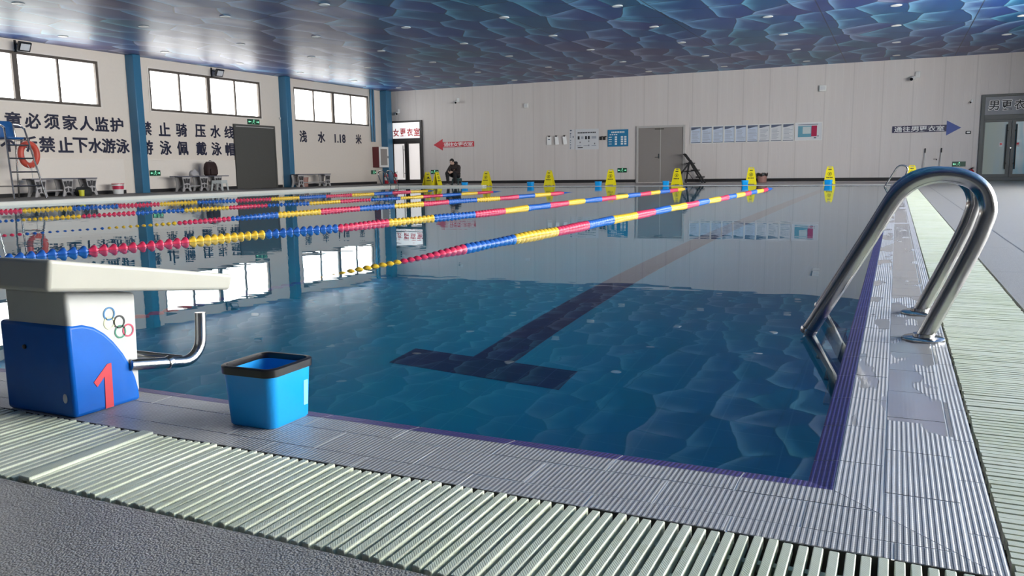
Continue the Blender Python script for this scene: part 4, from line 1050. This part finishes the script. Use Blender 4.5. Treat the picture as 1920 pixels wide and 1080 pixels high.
# backpack on the bench
root = empty('backpack', (-20.3, 18.72, DL+0.485), label='dark maroon backpack standing on the bench', cat='backpack')
MB().rrect(0.26, 0.46, 0.09, [(0.0, -0.03), (0.05, 0.0), (0.25, 0.0), (0.38, -0.03), (0.45, -0.08)], 6).build('body', M['backpack'], root, smooth=True, angle=60)
MB().rrect(0.07, 0.30, 0.03, [(0.03, -0.01), (0.06, 0.0), (0.18, 0.0), (0.22, -0.012)], 4, center=(0.15, 0)).build('front_pocket', M['backpack'], root, smooth=True)
MB().tube([(0, -0.05, 0.44), (0.0, -0.03, 0.49), (0, 0.03, 0.49), (0, 0.05, 0.44)], 0.011, 8).build('carry_loop', M['black'], root, smooth=True)
root = empty('folded_cloth', (-20.25, 17.95, DL+0.487), label='small crumpled grey cloth lying on the bench beside the backpack', cat='cloth')
mb = MB(); bmesh.ops.create_icosphere(mb.bm, subdivisions=3, radius=0.13)
for v in mb.bm.verts:
    n_ = 0.03*math.sin(v.co.x*45)+0.025*math.cos(v.co.y*38); v.co = (v.co.x*1.1, v.co.y*1.3, max(0, v.co.z*0.9+0.05+n_))
mb.build('cloth', M['bench_leg'], root, smooth=True)
def stool(loc, rz, mat, label, h=0.30, w=0.28):
    root = empty('plastic_stool', loc, rz, label=label, cat='stool')
    MB().rrect(w, w, 0.04, [(h-0.035, 0.0), (h-0.008, 0.0), (h, -0.012)], 5).build('seat', mat, root, smooth=True, angle=40)
    for sx in (-1, 1):
        for sy in (-1, 1):
            MB().bar((sx*w*0.5, sy*w*0.5, 0), (sx*w*0.40, sy*w*0.40, h-0.03), 0.055, 0.04).build('leg', mat, root, bevel=0.006)
    mb = MB()
    for s in (-1, 1): mb.bb(-w*0.42, w*0.42, s*w*0.46-0.012, s*w*0.46+0.012, h-0.10, h-0.03); mb.bb(s*w*0.46-0.012, s*w*0.46+0.012, -w*0.42, w*0.42, h-0.10, h-0.03)
    mb.build('apron', mat, root)
    return root
stool((-19.75, 18.52, DL), 0.3, M['stool_white'], 'pale grey plastic stool in front of the bench with the backpack', 0.33, 0.38)
def pail(loc, r, h, mat, label, rim=None, band=None, handle=True):
    root = empty('pail', loc, label=label, cat='bucket')
    MB().lathe([(r*0.82, 0), (r*0.84, 0.01), (r*0.98, h*0.97), (r*0.95, h*0.97), (r*0.80, 0.02)], 24).build('body', mat, root, smooth=True, angle=40)
    MB().lathe([(r*0.985, h*0.93), (r*1.05, h*0.94), (r*1.05, h), (r*0.95, h)], 24, cap0=False, cap1=False).build('rim', rim or mat, root, smooth=True, angle=40)
    if band:
        q0, q1 = 0.45, 0.78; f = lambda q: r*(0.84+0.14*q)+0.0015
        MB().lathe([(f(q0), h*q0), (f(q1), h*q1)], 24, cap0=False, cap1=False).build('band', band, root, smooth=True)
    if handle:
        MB().tube([(r*1.04*math.cos(a), r*0.2, h*0.92-r*0.9*math.sin(a)) for a in [PI*k/10 for k in range(11)]], 0.005, 6).build('handle', M['cable'], root, smooth=True)
    return root
pail((-20.45, 15.25, DL), 0.165, 0.30, M['white'], 'white and red paint pail on the left deck near the first blue column', M['ext_red'], M['f_red'])
pail((-20.55, 23.72, DL), 0.16, 0.36, M['brown_bin'], 'reddish brown bucket under the bench below the third window')
pail((-19.72, 13.50, DL), 0.075, 0.16, M['lemon'], 'small lemon yellow cup on the deck in front of the first bench', handle=False)
root = empty('duffel_bag', (-19.97, 13.75, DL), 0.0, label='black bag slumped before the first bench behind the yellow cup', cat='bag')
MB().rrect(0.22, 0.44, 0.08, [(0.0, -0.02), (0.04, 0.0), (0.16, 0.0), (0.24, -0.05)], 5).build('body', M['bag_black'], root, smooth=True, angle=60)
MB().tube([(0.05, -0.1, 0.22), (0.06, -0.06, 0.30), (0.06, 0.06, 0.30), (0.05, 0.1, 0.22)], 0.012, 8).build('handle', M['bag_black'], root, smooth=True)

# ------------------------------------------------------------------ lifeguard chair and ring
root = empty('lifeguard_chair', (-19.6, 11.68, DL), label='tall steel lifeguard chair with blue seat and ladder rungs on the left deck', cat='lifeguard chair')
ST = M['steel']; root.scale = (1, 1, 1.035)
for s, nm in ((-1, 'front_leg'), (1, 'front_leg')):
    MB().tube(catmull([(0.42, s*0.41, 0.0), (0.10, s*0.27, 1.50), (0.04, s*0.25, 1.66), (-0.10, s*0.25, 1.73), (-0.32, s*0.25, 1.76)], 5), 0.022, 12).build('leg', ST, root, smooth=True, angle=60)
    MB().tube([(-0.55, s*0.36, 0.0), (-0.30, s*0.25, 1.50), (-0.34, s*0.25, 1.76)], 0.022, 12).build('leg', ST, root, smooth=True, angle=60)
for z in (0.30, 0.63, 0.95, 1.26):
    t = z/1.5; MB().tube([(0.42-0.32*t, -0.41+0.14*t, z), (0.42-0.32*t, 0.41-0.14*t, z)], 0.018, 10).build('rung', ST, root, smooth=True)
mb = MB()
for P_ in ([(0.35, -0.38, 0.30), (-0.50, -0.34, 0.30)], [(0.35, 0.38, 0.30), (-0.50, 0.34, 0.30)], [(-0.50, -0.34, 0.30), (-0.50, 0.34, 0.30)], [(0.10, -0.27, 1.38), (-0.31, -0.25, 1.38)], [(0.10, 0.27, 1.38), (-0.31, 0.25, 1.38)]):
    MB().tube(P_, 0.014, 8).build('brace', ST, root, smooth=True)
MB().rrect(0.42, 0.44, 0.06, [(1.40, -0.02), (1.42, 0.0), (1.445, 0.0), (1.45, -0.02)], 5, center=(-0.10, 0)).build('seat', M['seat_blue'], root, smooth=True, angle=50)
mb = MB(); mb.rrect(0.40, 0.42, 0.07, [(-0.02, -0.01), (-0.012, 0.0), (0.012, 0.0), (0.02, -0.01)], 5)
bmesh.ops.transform(mb.bm, matrix=Matrix.Translation((-0.31, 0, 1.64)) @ Matrix.Rotation(PI/2-0.15, 4, 'Y'), verts=mb.bm.verts)
mb.build('backrest', M['seat_blue'], root, smooth=True, angle=50)
root = empty('life_ring', (-19.72, 12.12, DL+1.09), 0.12, label='orange red life ring hanging on the lifeguard chair', cat='life ring')
mb = MB(); mb.tube([(0, 0.235*math.cos(2*PI*k/32), 0.275*math.sin(2*PI*k/32)) for k in range(32)], 0.072, 14, closed=True)
mb.build('ring', M['lifebuoy'], root, smooth=True, angle=60)
for k in range(4):
    a = PI/4+k*PI/2; c_, s_ = math.cos(a), math.sin(a)
    mb = MB(); mb.tube([(0, 0.235*math.cos(a+d), 0.275*math.sin(a+d)) for d in (-0.10, 0.0, 0.10)], 0.0745, 14); mb.build('band', M['lifebuoy'], root, smooth=True)
mb = MB()
mb.tube(catmull([(0.05, -0.15, -0.20), (0.08, -0.08, -0.36), (0.08, 0.02, -0.42), (0.06, 0.10, -0.34), (0.05, 0.02, -0.28), (0.07, -0.02, -0.45), (0.05, 0.0, -0.62)], 5), 0.008, 6); mb.build('rope', M['wood'], root, smooth=True)

# ------------------------------------------------------------------ fire cabinet, extinguishers
root = empty('fire_cabinet', (XL+0.006, 29.34, DL+0.72), label='dark red fire hose cabinet with white framed glass door by the corner column', cat='fire cabinet')
MB().bb(0.0, 0.34, -0.36, 0.36, 0.0, 0.90).build('case', M['maroon'], root, bevel=0.006)
mb = MB()
for y0, y1, z0, z1 in ((-0.36, 0.36, 0.0, 0.09), (-0.36, 0.36, 0.81, 0.90), (-0.36, -0.26, 0.09, 0.81), (0.26, 0.36, 0.09, 0.81)): mb.bb(0.341, 0.365, y0, y1, z0, z1)
d = mb.build('door', M['white'], root)
MB().bb(0.343, 0.350, -0.26, 0.26, 0.09, 0.81).build('door_glass', M['door_grey'], d)
MB().bb(0.365, 0.385, 0.28, 0.31, 0.40, 0.50).build('latch', M['black'], d)
def extinguisher(loc, label, h=0.48, r=0.075):
    root = empty('fire_extinguisher', loc, 0.6, label=label, cat='fire extinguisher')
    MB().lathe([(r*0.9, 0), (r, 0.02), (r, h*0.72), (r*0.75, h*0.80), (r*0.3, h*0.84), (r*0.3, h*0.88)], 20).build('cylinder', M['ext_red'], root, smooth=True, angle=40)
    mb = MB(); mb.bar((0, 0, h*0.86), (0, 0, h*0.95), 0.035); mb.bar((-0.02, 0, h*0.93), (0.10, 0, h*1.0), 0.018); mb.bar((-0.02, 0, h*0.89), (0.10, 0, h*0.88), 0.016); mb.build('valve_handle', M['black'], root)
    MB().tube([(-0.02, 0, h*0.9), (-0.09, 0.02, h*0.82), (-0.10, 0.03, h*0.45), (-0.095, 0.03, h*0.25)], [0.011, 0.011, 0.011, 0.017], 8).build('hose', M['black'], root, smooth=True)
    MB().lathe([(r+0.001, h*0.28), (r+0.001, h*0.55)], 20, cap0=False, cap1=False).build('label_band', M['paper'], root, smooth=True)
extinguisher((-20.42, 29.15, DL), 'red fire extinguisher below the fire cabinet, left of two', 0.52, 0.085)
extinguisher((-20.2, 29.55, DL), 'red fire extinguisher below the fire cabinet, right of two', 0.52, 0.085)
extinguisher((2.38, YF-0.14, 0.0), 'small red fire extinguisher at the wall beside the grey glazed door', 0.46, 0.075)

# ------------------------------------------------------------------ along the far wall
root = empty('step_ladder', (-7.0, YF-0.42, 0), 0, label='black folding step ladder open against the wall right of the grey door', cat='ladder'); root.scale = (1.45, 1, 1)
BM = M['matte_black']
FT = Vector((-0.02, 0.0, 0.98))
# front frame leans left at the top, rear frame spreads to the left
for y in (-0.19, 0.19):
    k = 0.0 if y < 0 else -0.22
    MB().tube([(0.38+k*0.6, y, 0.0), (0.10+k*0.5, y, 0.60), (-0.02+k*0.4, y, 0.86)], 0.026, 8).build('leg', BM, root, smooth=True)
    MB().tube([(-0.45-k*1.2, y, 0.0), (-0.02+k*0.4, y, 0.80)], 0.024, 8).build('leg', BM, root, smooth=True)
MB().tube([(-0.02, -0.19, 0.84), (-0.14, -0.19, 1.07), (-0.17, -0.16, 1.09), (-0.25, 0.16, 1.09), (-0.24, 0.19, 1.07), (-0.11, 0.19, 0.84)], 0.024, 8).build('hand_hoop', BM, root, smooth=True)
for z, x in ((0.22, 0.22), (0.48, 0.09), (0.74, -0.04)):
    MB().bb(x-0.09, x+0.09, -0.20, 0.20, z-0.022, z+0.022).build('step', BM, root, bevel=0.005)
MB().tube([(-0.27, -0.19, 0.42), (0.16, -0.19, 0.46)], 0.016, 6).build('brace', BM, root, smooth=True); MB().tube([(0.05, 0.19, 0.05), (-0.2, 0.19, 0.5)], 0.009, 6).build('brace', BM, root, smooth=True)
root = pail((-4.42, YF-0.3, 0.0), 0.19, 0.32, M['brown_bin'], 'pinkish brown bin with a black liner beside the far wall', handle=False)
mb = MB(); mb.lathe([(0.185, 0.23), (0.205, 0.25), (0.212, 0.32), (0.185, 0.335), (0.17, 0.25)], 20, cap0=False, cap1=False)
for v in mb.bm.verts: v.co.z += 0.022*math.sin(5*math.atan2(v.co.y, v.co.x))
mb.build('liner', M['black'], root, smooth=True)
def mop(x, label, z1, head):
    root = empty('mop', (x, YF-0.03, 0.0), label=label, cat='mop')
    MB().tube([(0.0, -0.16, 0.10), (0.02, -0.02, z1)], 0.014, 8).build('pole', M['wood'], root, smooth=True)
    MB().tube([(0.018, -0.033, z1-0.10), (0.021, -0.018, z1+0.05)], 0.020, 8).build('grip', M['black'], root, smooth=True)
    mb = MB()
    for k in range(24):
        a = 2*PI*k/24; mb.tube([(0.0, -0.16, 0.13), (0.06*math.cos(a), -0.16+0.06*math.sin(a), 0.08), (0.10*math.cos(a), -0.17+0.09*math.sin(a), 0.006)], 0.010, 5)
    mb.build('mop_head', M['stool_white'], root, smooth=True)
mop(0.93, 'white-handled mop leaning on the far wall, left of two under the blue arrow', 1.07, 0)
mop(1.43, 'white-handled mop with black grip leaning on the far wall, right of two', 1.07, 0)
root = empty('wall_hook', (1.30, YF, 0.74), label='small black hook on the wall between the two mops', cat='hook')
mb = MB(); mb.bb(-0.09, 0.03, -0.05, -0.03, 0.0, 0.02); mb.bb(0.0, 0.03, -0.05, 0, -0.03, 0.02); mb.build('hook', M['black'], root)

# ------------------------------------------------------------------ seated person
def limb_mesh(verts, edges, radii, sub=2):
    """closed tapered capsules along the edges of a skeleton; a voxel remesh fuses them into one surface"""
    bm = bmesh.new(); seg, nl = 16, 4
    for i, j in edges:
        p0, p1 = Vector(verts[i]), Vector(verts[j]); d = p1-p0; L = d.length; z = d.normalized()
        u = Vector((0, 0, 1)) if abs(z.z) < 0.9 else Vector((1, 0, 0)); x = u.cross(z).normalized(); y = z.cross(x)
        Mt = Matrix((x, y, z)).transposed().to_4x4(); Mt.translation = p0
        r0, r1 = radii[i], radii[j]; prof = []
        for k in range(nl+1):
            t = PI/2*(k+0.15)/(nl+0.15); prof.append((r0*math.sin(t), -r0*math.cos(t)))
        for k in range(1, 5): prof.append((r0+(r1-r0)*k/5, L*k/5))
        for k in range(nl+1):
            t = PI/2*k/(nl+0.15); prof.append((r1*math.cos(t), L+r1*math.sin(t)))
        m = MB(); m.lathe(prof, seg, Mt); bmesh.ops.recalc_face_normals(m.bm, faces=m.bm.faces)
        me = bpy.data.meshes.new('limb'); m.bm.to_mesh(me); m.bm.free(); bm.from_mesh(me); bpy.data.meshes.remove(me)
    out = bpy.data.meshes.new('limbs'); bm.to_mesh(out); bm.free(); return out
def add_mesh(bm, me, mtx=None):
    i0 = len(bm.verts); bm.from_mesh(me); bm.verts.ensure_lookup_table()
    if mtx is not None: bmesh.ops.transform(bm, matrix=mtx, verts=bm.verts[i0:])
    bpy.data.meshes.remove(me)
def ellipsoid(bm, c, r, rot=None, sub=3):
    i0 = len(bm.verts); bmesh.ops.create_icosphere(bm, subdivisions=sub, radius=1.0); bm.verts.ensure_lookup_table()
    M4 = Matrix.Translation(c) @ (rot or Matrix.Identity(4)) @ Matrix.Diagonal((*r, 1)); bmesh.ops.transform(bm, matrix=M4, verts=bm.verts[i0:])
def finish_bm(bm, name, mat, parent, voxel=None, smooth=2):
    me = bpy.data.meshes.new(name); bm.to_mesh(me); bm.free()
    if voxel:
        o = bpy.data.objects.new('tmp', me); COL.objects.link(o); r = o.modifiers.new('remesh', 'REMESH'); r.mode = 'VOXEL'; r.voxel_size = voxel
        sm = o.modifiers.new('smooth', 'SMOOTH'); sm.iterations = smooth; sm.factor = 0.4
        me2 = bpy.data.meshes.new_from_object(o.evaluated_get(bpy.context.evaluated_depsgraph_get())); bpy.data.objects.remove(o); bpy.data.meshes.remove(me); me = me2; me.name = name
    me.materials.clear(); me.materials.append(mat); me.shade_smooth()
    o = bpy.data.objects.new(name, me); COL.objects.link(o); o.parent = parent; return o
def person():
    root = empty('person', (-15.72, 27.0, 0.0), -0.05, label='person in a dark hooded jacket and black trousers sitting hunched on a low stool', cat='person')
    PEL, SP, CH, NB, NK = (0, 0.06, 0.39), (0, 0.03, 0.54), (0, -0.05, 0.70), (-0.01, -0.11, 0.80), (-0.02, -0.155, 0.86)
    SL, SR, EL, ER, WL, WR = (-0.175, -0.07, 0.73), (0.175, -0.05, 0.73), (-0.25, -0.20, 0.53), (0.245, -0.17, 0.52), (-0.085, -0.375, 0.545), (0.075, -0.365, 0.54)
    HL, HR, KL, KR, AL, AR = (-0.09, 0.04, 0.38), (0.09, 0.04, 0.38), (-0.185, -0.34, 0.49), (0.155, -0.33, 0.48), (-0.16, -0.30, 0.085), (0.145, -0.26, 0.085)
    FL, FR = (-0.185, -0.42, 0.035), (0.165, -0.385, 0.035)
    # body: one continuous surface
    V = [PEL, SP, CH, NB, NK, SL, EL, WL, SR, ER, WR, HL, KL, AL, FL, HR, KR, AR, FR, (-0.03, -0.185, 0.92)]
    E_ = [(0, 1), (1, 2), (2, 3), (3, 4), (4, 19), (2, 5), (5, 6), (6, 7), (2, 8), (8, 9), (9, 10), (0, 11), (11, 12), (12, 13), (13, 14), (0, 15), (15, 16), (16, 17), (17, 18)]
    Rr = [0.115, 0.11, 0.12, 0.065, 0.05, 0.055, 0.04, 0.026, 0.055, 0.04, 0.026, 0.08, 0.055, 0.036, 0.030, 0.08, 0.055, 0.036, 0.030, 0.055]
    bm = bmesh.new(); add_mesh(bm, limb_mesh(V, E_, Rr)); ellipsoid(bm, (0, -0.05, 0.70), (0.15, 0.085, 0.10)); ellipsoid(bm, (0, 0.03, 0.52), (0.135, 0.10, 0.15))
    # head tilted down towards the hands
    HC = Vector((-0.035, -0.215, 0.935)); HRt = Matrix.Rotation(0.42, 4, 'X') @ Matrix.Rotation(-0.12, 4, 'Z')
    T = Matrix.Translation(HC) @ HRt
    def hp(x, y, z): return T @ Vector((x, y, z))
    ellipsoid(bm, hp(0, 0.008, 0.018), (0.074, 0.092, 0.092), HRt)
    ellipsoid(bm, hp(0, -0.022, -0.045), (0.056, 0.062, 0.066), HRt)
    ellipsoid(bm, hp(0, -0.094, -0.022), (0.013, 0.020, 0.022), HRt, 2); ellipsoid(bm, hp(0, -0.086, 0.012), (0.010, 0.014, 0.030), HRt, 2)
    for s in (-1, 1): ellipsoid(bm, hp(s*0.076, 0.012, -0.012), (0.010, 0.018, 0.030), HRt, 2); ellipsoid(bm, hp(s*0.03, -0.074, 0.024), (0.024, 0.012, 0.009), HRt, 2)
    ellipsoid(bm, hp(0, -0.080, -0.060), (0.022, 0.010, 0.008), HRt, 2)
    # hands: palm, four unequal fingers and a thumb each, loosely closed on each other
    for s, Wp in ((-1, Vector(WL)), (1, Vector(WR))):
        fw = Vector((-s*0.62, -0.70, -0.25)).normalized(); sd = Vector((-s*0.15, 0.25, -0.95)).normalized(); dn = fw.cross(sd).normalized()*(1 if s > 0 else -1)
        pc = Wp+fw*0.045
        q = Matrix((fw, sd, dn)).transposed().to_4x4()
        ellipsoid(bm, pc, (0.048, 0.040, 0.016), q, 3)
        for k, L in enumerate((0.062, 0.072, 0.067, 0.052)):
            b0 = pc+fw*0.038+sd*(-0.030+k*0.020)
            pts = [b0-fw*0.02, b0+fw*L*0.4, b0+fw*L*0.62-dn*L*0.30*s*-1, b0+fw*L*0.55-dn*L*0.62*s*-1]
            add_mesh(bm, limb_mesh(pts, [(0, 1), (1, 2), (2, 3)], [0.0095, 0.009, 0.0085, 0.0075], 1))
        t0 = pc-fw*0.012-sd*0.030
        add_mesh(bm, limb_mesh([t0, t0-sd*0.022+fw*0.018, t0-sd*0.030+fw*0.046], [(0, 1), (1, 2)], [0.012, 0.010, 0.0085], 1))
    finish_bm(bm, 'body', M['skin'], root, 0.0062)
    # eyes
    for s in (-1, 1):
        mb = bmesh.new(); ellipsoid(mb, hp(s*0.030, -0.080, 0.008), (0.012, 0.007, 0.006), HRt, 2); finish_bm(mb, 'eye', M['black'], root)
        mb = bmesh.new(); ellipsoid(mb, hp(s*0.031, -0.084, 0.030), (0.020, 0.006, 0.004), HRt, 2); finish_bm(mb, 'eyebrow', M['hair'], root)
    bm = bmesh.new(); ellipsoid(bm, hp(0, -0.089, -0.060), (0.020, 0.004, 0.005), HRt, 2); finish_bm(bm, 'mouth', M['red_text'], root)
    # hair: a short cap
    bm = bmesh.new(); ellipsoid(bm, hp(0, 0.018, 0.030), (0.083, 0.098, 0.094), HRt, 4)
    Ti = T.inverted(); kill = [v for v in bm.verts if (lambda q: q.z < -0.01-0.0*q.y and q.y < 0.03 or (q.y < -0.045 and q.z < 0.062) or q.z < -0.05)(Ti @ v.co)]
    bmesh.ops.delete(bm, geom=kill, context='VERTS')
    for v in bm.verts:
        q = Ti @ v.co; v.co += (v.co-hp(0, 0, 0)).normalized()*0.004*math.sin(q.x*160)*math.cos(q.y*120)
    o = finish_bm(bm, 'hair', M['hair'], root); sd_ = o.modifiers.new('thick', 'SOLIDIFY'); sd_.thickness = 0.008; sd_.offset = -1
    # jacket
    bm = bmesh.new()
    ellipsoid(bm, (0, 0.045, 0.47), (0.185, 0.150, 0.13)); ellipsoid(bm, (0, 0.015, 0.58), (0.185, 0.150, 0.15)); ellipsoid(bm, (0, -0.055, 0.71), (0.190, 0.130, 0.115)); ellipsoid(bm, (0, -0.10, 0.79), (0.115, 0.095, 0.075))
    Vj = [SL, EL, (-0.125, -0.330, 0.545), SR, ER, (0.112, -0.322, 0.54), (-0.05, -0.09, 0.77), (0.05, -0.09, 0.77)]
    add_mesh(bm, limb_mesh(Vj, [(0, 1), (1, 2), (3, 4), (4, 5), (6, 0), (7, 3)], [0.085, 0.072, 0.048, 0.085, 0.072, 0.048, 0.085, 0.085]))
    o = finish_bm(bm, 'jacket', M['jacket'], root, 0.011, 6)
    for v in o.data.vertices:
        c = v.co; k = 0.006*math.sin(c.z*70+c.x*25)*math.sin(c.x*40+c.y*30+1.0); v.co = c+v.normal*k
    # zip down the front
    mb = MB(); mb.tube([(-0.01, -0.178, 0.80), (-0.005, -0.185, 0.70), (0.0, -0.150, 0.60), (0.0, -0.115, 0.50)], 0.006, 6); mb.build('zip', M['bench_dark'], root)
    # hood bunched round the neck
    bm = bmesh.new(); add_mesh(bm, limb_mesh([(-0.115, -0.185, 0.80), (-0.11, -0.10, 0.865), (-0.05, -0.015, 0.895), (0.05, -0.010, 0.895), (0.11, -0.09, 0.865), (0.105, -0.175, 0.80)], [(0, 1), (1, 2), (2, 3), (3, 4), (4, 5)], [0.032, 0.048, 0.060, 0.060, 0.048, 0.032]))
    finish_bm(bm, 'hood', M['jacket'], root, 0.011, 5)
    # trousers
    Vt = [PEL, HL, KL, (-0.164, -0.305, 0.10), HR, KR, (0.147, -0.265, 0.10)]
    bm = bmesh.new(); ellipsoid(bm, (0, 0.05, 0.385), (0.175, 0.150, 0.095)); add_mesh(bm, limb_mesh(Vt, [(1, 2), (2, 3), (4, 5), (5, 6), (1, 4)], [0.1, 0.096, 0.078, 0.056, 0.096, 0.078, 0.056]))
    o = finish_bm(bm, 'trousers', M['trousers'], root, 0.011, 5)
    for v in o.data.vertices:
        c = v.co; v.co = c+v.normal*0.0022*math.sin(c.z*75+c.y*20)
    for a, f in ((AL, FL), (AR, FR)):
        a, f = Vector(a), Vector(f); bm = bmesh.new()
        add_mesh(bm, limb_mesh([a+Vector((0, 0.035, -0.040)), a+Vector((0, 0.0, -0.012)), (a+f)/2+Vector((0, 0, -0.012)), f+(f-a)*0.25+Vector((0, 0, 0.008))], [(0, 1), (1, 2), (0, 2), (2, 3)], [0.040, 0.046, 0.045, 0.036]))
        for v in bm.verts: v.co.z = max(v.co.z, 0.003)
        finish_bm(bm, 'shoe', M['shoe'], root, 0.008, 3)
    return root
person()
stool((-15.70, 27.06, 0.0), -0.05, M['stool_teal'], 'dark teal plastic stool under the seated person', 0.29, 0.30)
